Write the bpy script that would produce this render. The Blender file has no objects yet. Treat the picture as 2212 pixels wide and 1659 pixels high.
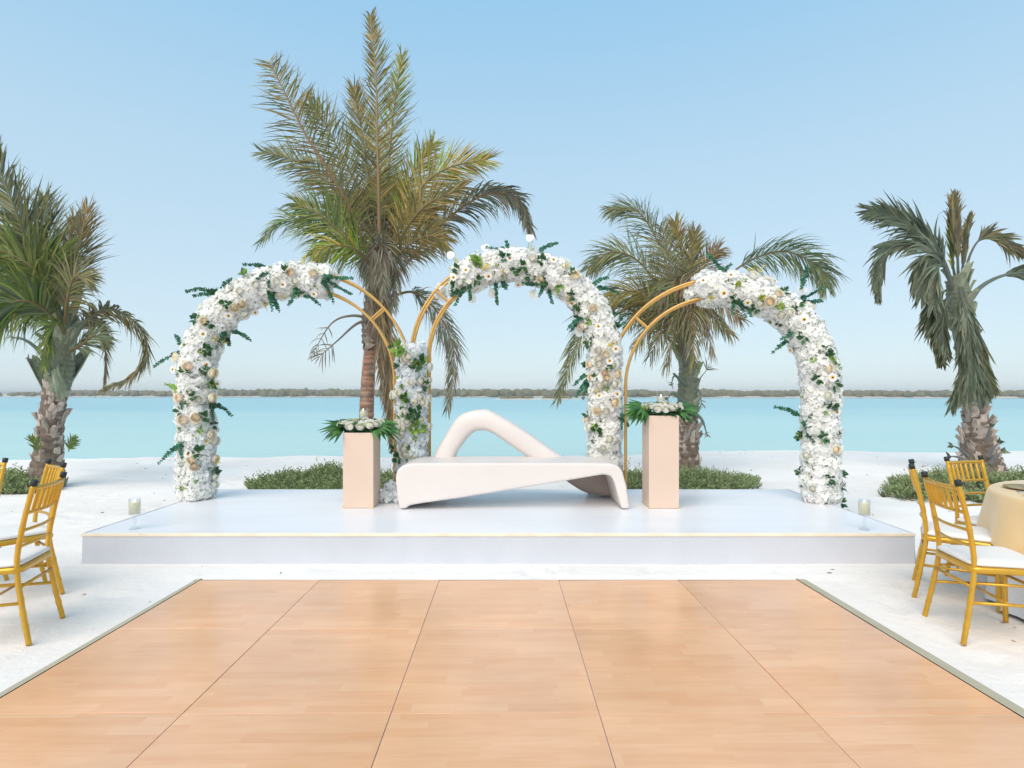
import bpy, bmesh, math, random
from mathutils import Vector, Matrix, Quaternion, noise
random.seed(11)
R = math.radians
scn = bpy.context.scene
COL = scn.collection

# ------------------------------------------------------------------ camera, world, sun, exposure
FPX, CXP, HYP, CAMH = 1230.0, 1106.0, 850.0, 1.42      # focal length and horizon measured on the photograph
cd = bpy.data.cameras.new('camera'); cam = bpy.data.objects.new('camera', cd); COL.objects.link(cam)
cam.location = (0, 0, CAMH); cam.rotation_euler = (R(90), 0, 0)
cd.sensor_fit = 'HORIZONTAL'; cd.sensor_width = 36.0; cd.lens = 36.0 * FPX / 2212.0
cd.shift_y = (HYP - 829.5) / 2212.0
cd.clip_start = 0.05; cd.clip_end = 20000
scn.camera = cam
SUN_EL, SUN_AZ = 46.0, 205.0      # azimuth measured clockwise from +Y (behind the camera, a little left)
wd = bpy.data.worlds.new('World'); scn.world = wd; wd.use_nodes = True
nt = wd.node_tree; nt.nodes.clear()
sky = nt.nodes.new('ShaderNodeTexSky'); sky.sky_type = 'NISHITA'; sky.sun_disc = False
sky.sun_elevation = R(SUN_EL); sky.sun_rotation = R(SUN_AZ)
sky.air_density = 1.0; sky.dust_density = 0.6; sky.ozone_density = 1.0; sky.altitude = 0
bg = nt.nodes.new('ShaderNodeBackground'); bg.inputs['Strength'].default_value = 0.13
wo = nt.nodes.new('ShaderNodeOutputWorld')
hz = nt.nodes.new('ShaderNodeMix'); hz.data_type = 'RGBA'; hz.inputs[0].default_value = 0.9      # thin bright overcast veil
tcw = nt.nodes.new('ShaderNodeTexCoord'); spw = nt.nodes.new('ShaderNodeSeparateXYZ'); nt.links.new(tcw.outputs['Generated'], spw.inputs[0])
rw = nt.nodes.new('ShaderNodeValToRGB'); nt.links.new(spw.outputs[2], rw.inputs[0]); ew = rw.color_ramp.elements
for pos_, c_ in ((0.0, (2.08, 2.55, 2.78)), (0.15, (1.98, 2.50, 2.82)), (0.37, (1.62, 2.34, 2.86)), (0.58, (1.08, 2.04, 2.88)), (1.0, (.92, 1.8, 2.65))):
    e_ = ew[0] if pos_ == 0 else ew[len(ew) - 1] if pos_ == 1 else ew.new(pos_)
    e_.color = (*[q / 3.0 for q in c_], 1)
vm_ = nt.nodes.new('ShaderNodeVectorMath'); vm_.operation = 'SCALE'; vm_.inputs['Scale'].default_value = 3.0; nt.links.new(rw.outputs[0], vm_.inputs[0]); nt.links.new(vm_.outputs[0], hz.inputs[7])
nt.links.new(sky.outputs[0], hz.inputs[6])
nt.links.new(hz.outputs[2], bg.inputs[0]); nt.links.new(bg.outputs[0], wo.inputs[0])
sl = bpy.data.lights.new('sun', 'SUN'); sun = bpy.data.objects.new('sun', sl); COL.objects.link(sun)
sl.energy = 1.5; sl.angle = R(60); sl.color = (1.0, 0.85, 0.71)
sdir = Vector((math.sin(R(SUN_AZ)) * math.cos(R(SUN_EL)), math.cos(R(SUN_AZ)) * math.cos(R(SUN_EL)), math.sin(R(SUN_EL))))
sun.rotation_euler = sdir.to_track_quat('Z', 'Y').to_euler(); sun.location = (0, 0, 30)
vs = scn.view_settings
vs.view_transform = 'Standard'; vs.look = 'None'; vs.gamma = 1.0; vs.use_curve_mapping = False
vs.exposure = 1.2
scn.cycles.max_bounces = 6; scn.cycles.transparent_max_bounces = 10; scn.cycles.volume_bounces = 0

# ------------------------------------------------------------------ helpers
def P(x, y, Y):
    return Vector(((x - CXP) / FPX * Y, Y, CAMH - (y - HYP) / FPX * Y))
def ground_at(x, y, z=0.0):
    return P(x, y, (CAMH - z) * FPX / (y - HYP))
def cat(pts, n):
    """Catmull-Rom through pts, n samples"""
    pts = [Vector(p) for p in pts]
    if len(pts) == 2: return [pts[0].lerp(pts[1], i / (n - 1)) for i in range(n)]
    q = [pts[0] * 2 - pts[1]] + pts + [pts[-1] * 2 - pts[-2]]
    m = len(pts) - 1; out = []
    for i in range(n):
        u = i / (n - 1) * m; k = min(int(u), m - 1); t = u - k
        a, b, c, d = q[k], q[k + 1], q[k + 2], q[k + 3]
        out.append(0.5 * (2 * b + (c - a) * t + (2 * a - 5 * b + 4 * c - d) * t * t + (3 * b - a - 3 * c + d) * t ** 3))
    return out
class MB:
    def __init__(s): s.v = []; s.f = []; s.m = []; s.c = []; s.col = (1, 1, 1)
    def vert(s, p): s.v.append(tuple(p)); s.c.append(s.col); return len(s.v) - 1
    def face(s, idx, m=0): s.f.append(tuple(idx)); s.m.append(m)
    def box(s, x0, x1, y0, y1, z0, z1, m=0):
        b = len(s.v)
        for z in (z0, z1):
            for (x, y) in ((x0, y0), (x1, y0), (x1, y1), (x0, y1)): s.vert((x, y, z))
        for q in ((3, 2, 1, 0), (4, 5, 6, 7), (0, 1, 5, 4), (1, 2, 6, 5), (2, 3, 7, 6), (3, 0, 4, 7)): s.face([b + k for k in q], m)
    def tube(s, pts, rad, seg=8, m=0, cap=True, flat=None, ref=None):
        pts = [Vector(p) for p in pts]; n = len(pts)
        if not isinstance(rad, (list, tuple)): rad = [rad] * n
        prev = None; rings = []
        for i in range(n):
            t = (pts[min(i + 1, n - 1)] - pts[max(i - 1, 0)]).normalized()
            if prev is None:
                up = Vector(ref) if ref is not None else (Vector((0, 0, 1)) if abs(t.z) < 0.9 else Vector((1, 0, 0)))
                u = (up - t * up.dot(t)).normalized()
            else: u = (prev - t * prev.dot(t)).normalized()
            prev = u; w = t.cross(u)
            fu, fw = flat if flat else (1, 1)
            rings.append([s.vert(pts[i] + (u * math.cos(2 * math.pi * k / seg) * fu + w * math.sin(2 * math.pi * k / seg) * fw) * rad[i]) for k in range(seg)])
        for i in range(n - 1):
            for k in range(seg):
                s.face((rings[i][k], rings[i][(k + 1) % seg], rings[i + 1][(k + 1) % seg], rings[i + 1][k]), m)
        if cap:
            s.face(rings[0][::-1], m); s.face(rings[-1], m)
    def lathe(s, c, prof, seg=20, m=0, cap=True):
        c = Vector(c); rings = []
        for (r, z) in prof:
            rings.append([s.vert(c + Vector((math.cos(2 * math.pi * k / seg) * r, math.sin(2 * math.pi * k / seg) * r, z))) for k in range(seg)])
        for i in range(len(prof) - 1):
            for k in range(seg): s.face((rings[i][k], rings[i][(k + 1) % seg], rings[i + 1][(k + 1) % seg], rings[i + 1][k]), m)
        if cap: s.face(rings[0][::-1], m); s.face(rings[-1], m)
    def mesh(s, name, mats, origin=(0, 0, 0), smooth=False):
        o = Vector(origin); me = bpy.data.meshes.new(name)
        me.from_pydata([(p[0] - o.x, p[1] - o.y, p[2] - o.z) for p in s.v], [], s.f)
        for mt in (mats if isinstance(mats, (list, tuple)) else [mats]): me.materials.append(mt)
        me.polygons.foreach_set('material_index', s.m)
        me.polygons.foreach_set('use_smooth', [smooth] * len(s.f))
        a = me.color_attributes.new('tint', 'FLOAT_COLOR', 'POINT'); fl = []
        for c in s.c: fl.extend((c[0], c[1], c[2], 1.0))
        a.data.foreach_set('color', fl)
        me.update(); return me
def link(name, me, parent=None, loc=(0, 0, 0), rot=None, scale=None):
    o = bpy.data.objects.new(name, me); COL.objects.link(o); o.location = loc
    if rot is not None: o.rotation_euler = rot
    if scale is not None: o.scale = (scale, scale, scale) if not isinstance(scale, (tuple, list)) else scale
    if parent: o.parent = parent
    return o
def tag(o, label=None, category=None, group=None, kind=None):
    if label: o['label'] = label
    if category: o['category'] = category
    if group: o['group'] = group
    if kind: o['kind'] = kind
    return o
def thing(name, loc, label, category, group=None, rotz=0):
    o = bpy.data.objects.new(name, None); COL.objects.link(o); o.location = loc; o.rotation_euler = (0, 0, rotz)
    o.empty_display_size = 0.1
    return tag(o, label, category, group)
def part(name, mb, mats, root, smooth=False):
    """mesh in world coordinates -> child of an unrotated root"""
    return link(name, mb.mesh(name, mats, root.location, smooth), root)
def local(name, mb, mats, root, smooth=False):
    return link(name, mb.mesh(name, mats, (0, 0, 0), smooth), root)
def bevel(o, w, seg=2, ang=40):
    b = o.modifiers.new('bevel', 'BEVEL'); b.width = w; b.segments = seg; b.limit_method = 'ANGLE'; b.angle_limit = R(ang)
    b.harden_normals = False
    return o
def rough_noise(p, s): return noise.noise(Vector(p) * s)
def jit(a): return random.uniform(-a, a)

# ------------------------------------------------------------------ materials
def mat(name, col, rough=0.6, metal=0.0, spec=0.5, var=0.0, vscale=6.0, bump=0.0, bscale=40.0, attr=False, rnd=0.0,
        transl=0.0, sheen=0.0, stretch=None, coat=0.0, hue=0.0):
    m = bpy.data.materials.new(name); m.use_nodes = True
    t = m.node_tree; N = t.nodes; L = t.links
    b = N['Principled BSDF']; out = N['Material Output']
    b.inputs['Roughness'].default_value = rough; b.inputs['Metallic'].default_value = metal
    b.inputs['Specular IOR Level'].default_value = spec
    if coat: b.inputs['Coat Weight'].default_value = coat; b.inputs['Coat Roughness'].default_value = 0.15
    if sheen: b.inputs['Sheen Weight'].default_value = sheen
    tc = N.new('ShaderNodeTexCoord'); mp = N.new('ShaderNodeMapping'); L.new(tc.outputs['Object'], mp.inputs[0])
    if stretch: mp.inputs['Scale'].default_value = stretch
    rgb = N.new('ShaderNodeRGB'); rgb.outputs[0].default_value = (*col, 1); c = rgb.outputs[0]
    if attr:
        at = N.new('ShaderNodeVertexColor'); at.layer_name = 'tint'
        mx = N.new('ShaderNodeMix'); mx.data_type = 'RGBA'; mx.blend_type = 'MULTIPLY'; mx.inputs[0].default_value = 1
        L.new(c, mx.inputs[6]); L.new(at.outputs[0], mx.inputs[7]); c = mx.outputs[2]
    if var or rnd or hue:
        hs = N.new('ShaderNodeHueSaturation'); L.new(c, hs.inputs['Color']); val = None
        if var:
            nz = N.new('ShaderNodeTexNoise'); nz.inputs['Scale'].default_value = vscale; nz.inputs['Detail'].default_value = 6
            L.new(mp.outputs[0], nz.inputs[0])
            mr = N.new('ShaderNodeMapRange'); mr.inputs[1].default_value = 0.25; mr.inputs[2].default_value = 0.75
            mr.inputs[3].default_value = 1 - var; mr.inputs[4].default_value = 1 + var
            L.new(nz.outputs[0], mr.inputs[0]); val = mr.outputs[0]
        if rnd or hue:
            oi = N.new('ShaderNodeObjectInfo')
            if rnd:
                mr2 = N.new('ShaderNodeMapRange'); mr2.inputs[3].default_value = 1 - rnd; mr2.inputs[4].default_value = 1 + rnd
                L.new(oi.outputs['Random'], mr2.inputs[0])
                if val is None: val = mr2.outputs[0]
                else:
                    mu = N.new('ShaderNodeMath'); mu.operation = 'MULTIPLY'; L.new(val, mu.inputs[0]); L.new(mr2.outputs[0], mu.inputs[1]); val = mu.outputs[0]
            if hue:
                mr3 = N.new('ShaderNodeMapRange'); mr3.inputs[3].default_value = 0.5 - hue; mr3.inputs[4].default_value = 0.5 + hue
                L.new(oi.outputs['Random'], mr3.inputs[0]); L.new(mr3.outputs[0], hs.inputs['Hue'])
        if val is not None: L.new(val, hs.inputs['Value'])
        c = hs.outputs[0]
    L.new(c, b.inputs['Base Color'])
    if bump:
        nz2 = N.new('ShaderNodeTexNoise'); nz2.inputs['Scale'].default_value = bscale; nz2.inputs['Detail'].default_value = 5
        L.new(mp.outputs[0], nz2.inputs[0])
        bp = N.new('ShaderNodeBump'); bp.inputs['Strength'].default_value = bump; bp.inputs['Distance'].default_value = 0.02
        L.new(nz2.outputs[0], bp.inputs['Height']); L.new(bp.outputs[0], b.inputs['Normal'])
    if transl:
        tr = N.new('ShaderNodeBsdfTranslucent'); L.new(c, tr.inputs['Color'])
        ms = N.new('ShaderNodeMixShader'); ms.inputs[0].default_value = transl
        L.new(b.outputs[0], ms.inputs[1]); L.new(tr.outputs[0], ms.inputs[2]); L.new(ms.outputs[0], out.inputs['Surface'])
    return m
M = {}
M['petal'] = mat('white_petal', (0.95, 0.955, 0.95), 0.7, spec=0.2, attr=True, rnd=0.03, transl=0.32)
M['petal_blue'] = mat('bluish_petal', (0.84, 0.89, 0.95), 0.7, spec=0.2, attr=True, rnd=0.04, transl=0.32)
M['rose'] = mat('rose_petal', (1, 1, 1), 0.65, spec=0.2, attr=True, rnd=0.04, transl=0.4)
M['foam'] = mat('foam_core', (0.74, 0.75, 0.55), 0.95, var=0.2, vscale=25)
M['leaf'] = mat('dark_leaf', (0.040, 0.125, 0.040), 0.45, attr=True, rnd=0.2, transl=0.2)
M['euca'] = mat('eucalyptus_leaf', (0.030, 0.135, 0.075), 0.55, attr=True, rnd=0.2, transl=0.15)
M['lime'] = mat('bright_leaf', (0.20, 0.34, 0.06), 0.55, attr=True, rnd=0.2, transl=0.25)
M['yellow'] = mat('yellow_blossom', (0.70, 0.55, 0.06), 0.6, attr=True, rnd=0.15, transl=0.25)
M['yolk'] = mat('daisy_disc', (0.75, 0.42, 0.03), 0.8, attr=True)
M['dark'] = mat('dark_disc', (0.03, 0.02, 0.01), 0.8)
M['gold_tube'] = mat('gold_painted_tube', (0.62, 0.36, 0.10), 0.38, metal=0.35, var=0.12, vscale=9)
M['gold'] = mat('gold_lacquer', (0.62, 0.345, 0.03), 0.28, metal=0.5, var=0.12, vscale=14, coat=0.2)
M['blackcap'] = mat('black_rubber', (0.012, 0.018, 0.02), 0.5)
M['cushion'] = mat('cushion_vinyl', (0.78, 0.77, 0.74), 0.6, var=0.04, bump=0.05, bscale=60)
M['sofa'] = mat('moulded_sofa_skin', (0.70, 0.645, 0.61), 0.42, var=0.03, vscale=2.5, bump=0.03, bscale=5)
M['pedestal'] = mat('peach_laminate', (0.68, 0.525, 0.42), 0.45, var=0.03, vscale=3)
M['brass'] = mat('yellow_tape', (0.70, 0.52, 0.16), 0.6)
M['stage'] = mat('white_vinyl', (0.76, 0.765, 0.78), 0.33, var=0.05, vscale=1.6, bump=0.12, bscale=2.2, stretch=(0.5, 2.2, 1))
M['skirt'] = mat('grey_white_skirt', (0.56, 0.58, 0.63), 0.9, var=0.03, vscale=3, bump=0.2, bscale=160)
M['trim'] = mat('cream_edge_tape', (0.80, 0.71, 0.56), 0.7, var=0.1, vscale=8)
M['alu'] = mat('aluminium_edge', (0.42, 0.46, 0.55), 0.45, metal=0.6, var=0.1)
M['ramp'] = mat('olive_edge_ramp', (0.46, 0.42, 0.30), 0.6, var=0.1, vscale=5)
M['wax'] = mat('candle_wax', (0.95, 0.87, 0.66), 0.5, transl=0.3)
M['white_cloth'] = mat('white_table_linen', (0.74, 0.77, 0.80), 0.85, var=0.04, bump=0.08, bscale=200)
M['gold_cloth'] = mat('gold_satin_cloth', (0.76, 0.54, 0.27), 0.55, var=0.06, sheen=0.3, bump=0.05, bscale=120)
M['charger'] = mat('gold_charger', (0.55, 0.36, 0.12), 0.35, metal=0.7)
M['steel'] = mat('steel_cutlery', (0.6, 0.6, 0.62), 0.25, metal=0.9)
M['frond'] = mat('palm_leaflet', (1, 1, 1), 0.5, attr=True, transl=0.28)
M['boot'] = mat('dry_leaf_base', (1, 1, 1), 0.9, attr=True, rnd=0.25, var=0.35, vscale=18, bump=0.5, bscale=60, stretch=(3, 3, 0.7))
M['fibre'] = mat('trunk_fibre', (0.17, 0.13, 0.10), 0.95, var=0.5, vscale=14, bump=0.6, bscale=40)
M['shrub'] = mat('beach_shrub_leaf', (1, 1, 1), 0.6, attr=True, transl=0.2)
M['mangrove'] = mat('far_mangrove', (0.125, 0.13, 0.08), 0.9, attr=True)
M['twig'] = mat('twig', (0.14, 0.10, 0.06), 0.9)
M['farwall'] = mat('far_pale_wall', (0.55, 0.53, 0.50), 0.9)
M['hill'] = mat('far_hill', (0.22, 0.22, 0.20), 0.95, var=0.2, vscale=0.01)
M['dune'] = mat('far_sand', (0.55, 0.49, 0.40), 0.95, var=0.15, vscale=0.05)
def glass_mat():
    m = bpy.data.materials.new('clear_glass'); m.use_nodes = True; N = m.node_tree.nodes; L = m.node_tree.links; N.remove(N['Principled BSDF'])
    tr = N.new('ShaderNodeBsdfTransparent'); tr.inputs[0].default_value = (.95, .97, .98, 1); gl = N.new('ShaderNodeBsdfGlossy'); gl.inputs['Roughness'].default_value = 0.04
    lw = N.new('ShaderNodeLayerWeight'); lw.inputs[0].default_value = 0.2; pw = N.new('ShaderNodeMath'); pw.operation = 'MULTIPLY'; pw.inputs[1].default_value = .45; L.new(lw.outputs['Facing'], pw.inputs[0]); mx = N.new('ShaderNodeMixShader')
    L.new(pw.outputs[0], mx.inputs[0]); L.new(tr.outputs[0], mx.inputs[1]); L.new(gl.outputs[0], mx.inputs[2]); L.new(mx.outputs[0], N['Material Output'].inputs['Surface'])
    return m
M['glass'] = glass_mat()
def flame_mat():
    m = bpy.data.materials.new('candle_flame'); m.use_nodes = True; b = m.node_tree.nodes['Principled BSDF']
    b.inputs['Base Color'].default_value = (1, 0.8, 0.4, 1); b.inputs['Emission Color'].default_value = (1, 0.78, 0.42, 1)
    b.inputs['Emission Strength'].default_value = 5.0
    return m
M['flame'] = flame_mat()
def bark_mat():
    m = mat('ringed_bark', (0.42, 0.22, 0.14), 0.9, var=0.3, vscale=10, bump=0.4, bscale=30, attr=True, stretch=(1, 1, 3))
    return m
M['bark'] = bark_mat()
def sand_mat():
    m = bpy.data.materials.new('white_sand'); m.use_nodes = True; t = m.node_tree; N = t.nodes; L = t.links
    b = N['Principled BSDF']; b.inputs['Roughness'].default_value = 0.95; b.inputs['Specular IOR Level'].default_value = 0.15
    tc = N.new('ShaderNodeTexCoord')
    n1 = N.new('ShaderNodeTexNoise'); n1.inputs['Scale'].default_value = 0.8; n1.inputs['Detail'].default_value = 8
    n2 = N.new('ShaderNodeTexNoise'); n2.inputs['Scale'].default_value = 9; n2.inputs['Detail'].default_value = 8; n2.inputs['Roughness'].default_value = 0.7
    L.new(tc.outputs['Object'], n1.inputs[0]); L.new(tc.outputs['Object'], n2.inputs[0])
    cr = N.new('ShaderNodeValToRGB'); cr.color_ramp.elements[0].position = 0.3; cr.color_ramp.elements[1].position = 0.7
    cr.color_ramp.elements[0].color = (0.79, 0.745, 0.69, 1); cr.color_ramp.elements[1].color = (0.86, 0.83, 0.79, 1)
    L.new(n1.outputs[0], cr.inputs[0])
    cr2 = N.new('ShaderNodeValToRGB'); cr2.color_ramp.elements[0].position = 0.28; cr2.color_ramp.elements[1].position = 0.42
    cr2.color_ramp.elements[0].color = (0.80, 0.78, 0.76, 1); cr2.color_ramp.elements[1].color = (1, 1, 1, 1)
    L.new(n2.outputs[0], cr2.inputs[0])
    mx = N.new('ShaderNodeMix'); mx.data_type = 'RGBA'; mx.blend_type = 'MULTIPLY'; mx.inputs[0].default_value = 0.5
    L.new(cr.outputs[0], mx.inputs[6]); L.new(cr2.outputs[0], mx.inputs[7])
    # strewn dry weed near the waterline
    mpw = N.new('ShaderNodeMapping'); mpw.inputs['Scale'].default_value = (1.2, 7, 1); L.new(tc.outputs['Object'], mpw.inputs[0])
    nw = N.new('ShaderNodeTexNoise'); nw.inputs['Scale'].default_value = 2.4; nw.inputs['Detail'].default_value = 7; nw.inputs['Roughness'].default_value = 0.7; L.new(mpw.outputs[0], nw.inputs[0])
    rw_ = N.new('ShaderNodeMapRange'); rw_.inputs[1].default_value = 0.60; rw_.inputs[2].default_value = 0.70; L.new(nw.outputs[0], rw_.inputs[0])
    gy_ = N.new('ShaderNodeSeparateXYZ'); L.new(tc.outputs['Object'], gy_.inputs[0])
    ry_ = N.new('ShaderNodeMapRange'); ry_.inputs[1].default_value = 10.6; ry_.inputs[2].default_value = 12.6; ry_.inputs[3].default_value = 0; ry_.inputs[4].default_value = .55; L.new(gy_.outputs[1], ry_.inputs[0])
    mu_ = N.new('ShaderNodeMath'); mu_.operation = 'MULTIPLY'; L.new(rw_.outputs[0], mu_.inputs[0]); L.new(ry_.outputs[0], mu_.inputs[1])
    mxw = N.new('ShaderNodeMix'); mxw.data_type = 'RGBA'; L.new(mu_.outputs[0], mxw.inputs[0]); L.new(mx.outputs[2], mxw.inputs[6]); mxw.inputs[7].default_value = (.42, .36, .29, 1); mx = mxw
    # damp strip beside the water, by height
    gm = N.new('ShaderNodeSeparateXYZ'); L.new(tc.outputs['Object'], gm.inputs[0])
    mr = N.new('ShaderNodeMapRange'); mr.inputs[1].default_value = -0.22; mr.inputs[2].default_value = -0.08; mr.inputs[3].default_value = 1; mr.inputs[4].default_value = 0
    L.new(gm.outputs[2], mr.inputs[0])
    mx2 = N.new('ShaderNodeMix'); mx2.data_type = 'RGBA'; L.new(mr.outputs[0], mx2.inputs[0]); L.new(mx.outputs[2], mx2.inputs[6]); mx2.inputs[7].default_value = (0.62, 0.54, 0.45, 1)
    L.new(mx2.outputs[2], b.inputs['Base Color'])
    n3 = N.new('ShaderNodeTexNoise'); n3.inputs['Scale'].default_value = 14; n3.inputs['Detail'].default_value = 9; n3.inputs['Roughness'].default_value = 0.65
    L.new(tc.outputs['Object'], n3.inputs[0])
    bp = N.new('ShaderNodeBump'); bp.inputs['Strength'].default_value = 0.28; bp.inputs['Distance'].default_value = 0.05
    L.new(n3.outputs[0], bp.inputs['Height']); L.new(bp.outputs[0], b.inputs['Normal'])
    return m
M['sand'] = sand_mat()
def water_mat():
    m = bpy.data.materials.new('lagoon_water'); m.use_nodes = True; t = m.node_tree; N = t.nodes; L = t.links
    b = N['Principled BSDF']; b.inputs['Roughness'].default_value = 0.22; b.inputs['Specular IOR Level'].default_value = 0.5; b.inputs['IOR'].default_value = 1.33
    tc = N.new('ShaderNodeTexCoord'); sp = N.new('ShaderNodeSeparateXYZ'); L.new(tc.outputs['Object'], sp.inputs[0])
    mr = N.new('ShaderNodeMapRange'); mr.inputs[1].default_value = 13; mr.inputs[2].default_value = 75; L.new(sp.outputs[1], mr.inputs[0])
    nz0 = N.new('ShaderNodeTexNoise'); nz0.inputs['Scale'].default_value = 0.03; nz0.inputs['Detail'].default_value = 4
    mp0 = N.new('ShaderNodeMapping'); mp0.inputs['Scale'].default_value = (0.35, 2.2, 1); L.new(tc.outputs['Object'], mp0.inputs[0]); L.new(mp0.outputs[0], nz0.inputs[0])
    ad = N.new('ShaderNodeMath'); ad.operation = 'MULTIPLY_ADD'; ad.inputs[1].default_value = 0.6; L.new(nz0.outputs[0], ad.inputs[0])
    sb = N.new('ShaderNodeMath'); sb.operation = 'SUBTRACT'; sb.inputs[1].default_value = 0.3; L.new(mr.outputs[0], sb.inputs[0]); L.new(sb.outputs[0], ad.inputs[2])
    cr = N.new('ShaderNodeValToRGB'); e = cr.color_ramp.elements
    e[0].position = 0.0; e[0].color = (0.38, 0.62, 0.58, 1); e[1].position = 0.85; e[1].color = (0.14, 0.45, 0.52, 1)
    L.new(ad.outputs[0], cr.inputs[0]); L.new(cr.outputs[0], b.inputs['Base Color'])
    mp = N.new('ShaderNodeMapping'); mp.inputs['Scale'].default_value = (0.6, 1.6, 1); L.new(tc.outputs['Object'], mp.inputs[0])
    nz = N.new('ShaderNodeTexNoise'); nz.inputs['Scale'].default_value = 2.2; nz.inputs['Detail'].default_value = 5; L.new(mp.outputs[0], nz.inputs[0])
    bp = N.new('ShaderNodeBump'); bp.inputs['Strength'].default_value = 0.35; bp.inputs['Distance'].default_value = 0.06
    L.new(nz.outputs[0], bp.inputs['Height']); L.new(bp.outputs[0], b.inputs['Normal'])
    return m
M['water'] = water_mat()
def parquet_mat():
    m = bpy.data.materials.new('beech_parquet'); m.use_nodes = True; t = m.node_tree; N = t.nodes; L = t.links
    b = N['Principled BSDF']; b.inputs['Specular IOR Level'].default_value = 0.5
    tc = N.new('ShaderNodeTexCoord'); oi = N.new('ShaderNodeObjectInfo')
    vm = N.new('ShaderNodeVectorMath'); vm.operation = 'SCALE'; vm.inputs['Scale'].default_value = 7.3
    cx = N.new('ShaderNodeCombineXYZ'); L.new(oi.outputs['Random'], cx.inputs[0]); L.new(oi.outputs['Random'], cx.inputs[1]); L.new(cx.outputs[0], vm.inputs[0])
    ad = N.new('ShaderNodeVectorMath'); L.new(tc.outputs['Object'], ad.inputs[0]); L.new(vm.outputs[0], ad.inputs[1])
    # staves: random value per brick of a 3-strip parquet
    sp = N.new('ShaderNodeSeparateXYZ'); L.new(ad.outputs[0], sp.inputs[0])
    def mth(op, a, bb=None):
        n = N.new('ShaderNodeMath'); n.operation = op
        for i, q in enumerate((a, bb)):
            if q is None: continue
            if isinstance(q, (int, float)): n.inputs[i].default_value = q
            else: L.new(q, n.inputs[i])
        return n.outputs[0]
    row = mth('FLOOR', mth('MULTIPLY', sp.outputs[1], 1 / 0.064))
    wn0 = N.new('ShaderNodeTexWhiteNoise'); wn0.noise_dimensions = '1D'; L.new(row, wn0.inputs['W'])
    xs = mth('ADD', mth('MULTIPLY', sp.outputs[0], 1 / 0.42), mth('MULTIPLY', wn0.outputs[0], 5.0))
    colm = mth('FLOOR', xs)
    cb = N.new('ShaderNodeCombineXYZ'); L.new(row, cb.inputs[0]); L.new(colm, cb.inputs[1])
    wn = N.new('ShaderNodeTexWhiteNoise'); wn.noise_dimensions = '2D'; L.new(cb.outputs[0], wn.inputs['Vector'])
    mp = N.new('ShaderNodeMapping'); mp.inputs['Scale'].default_value = (2.2, 26, 1); L.new(ad.outputs[0], mp.inputs[0])
    off = N.new('ShaderNodeVectorMath'); L.new(mp.outputs[0], off.inputs[0])
    sc = N.new('ShaderNodeVectorMath'); sc.operation = 'SCALE'; sc.inputs['Scale'].default_value = 9; L.new(wn.outputs['Color'], sc.inputs[0]); L.new(sc.outputs[0], off.inputs[1])
    gr = N.new('ShaderNodeTexNoise'); gr.inputs['Scale'].default_value = 1.6; gr.inputs['Detail'].default_value = 7; gr.inputs['Distortion'].default_value = 0.6; L.new(off.outputs[0], gr.inputs[0])
    cr = N.new('ShaderNodeValToRGB'); e = cr.color_ramp.elements
    e[0].position = 0.0; e[0].color = (0.70, 0.355, 0.175, 1); e[1].position = 1.0; e[1].color = (0.82, 0.50, 0.30, 1)
    mixv = mth('ADD', mth('MULTIPLY', wn.outputs[0], 0.36), mth('MULTIPLY', gr.outputs[0], 0.85)); L.new(mth('SUBTRACT', mixv, 0.08), cr.inputs[0])
    big = N.new('ShaderNodeTexNoise'); big.inputs['Scale'].default_value = 1.3; big.inputs['Detail'].default_value = 4; L.new(ad.outputs[0], big.inputs[0])
    hs = N.new('ShaderNodeHueSaturation'); L.new(cr.outputs[0], hs.inputs['Color'])
    mr = N.new('ShaderNodeMapRange'); mr.inputs[1].default_value = 0.3; mr.inputs[2].default_value = 0.7; mr.inputs[3].default_value = 0.90; mr.inputs[4].default_value = 1.10
    L.new(big.outputs[0], mr.inputs[0]); L.new(mr.outputs[0], hs.inputs['Value']); 
    # dusting of sand specks
    dn = N.new('ShaderNodeTexNoise'); dn.inputs['Scale'].default_value = 30; dn.inputs['Detail'].default_value = 2; L.new(ad.outputs[0], dn.inputs[0])
    dr = N.new('ShaderNodeMapRange'); dr.inputs[1].default_value = 0.74; dr.inputs[2].default_value = 0.80; dr.inputs[3].default_value = 0; dr.inputs[4].default_value = 0.5; L.new(dn.outputs[0], dr.inputs[0])
    mx = N.new('ShaderNodeMix'); mx.data_type = 'RGBA'; L.new(dr.outputs[0], mx.inputs[0]); L.new(hs.outputs[0], mx.inputs[6]); mx.inputs[7].default_value = (0.75, 0.68, 0.6, 1)
    L.new(mx.outputs[2], b.inputs['Base Color'])
    rr = N.new('ShaderNodeMapRange'); rr.inputs[3].default_value = 0.13; rr.inputs[4].default_value = 0.30; L.new(big.outputs[0], rr.inputs[0]); L.new(rr.outputs[0], b.inputs['Roughness'])
    return m
M['parquet'] = parquet_mat()

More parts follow.
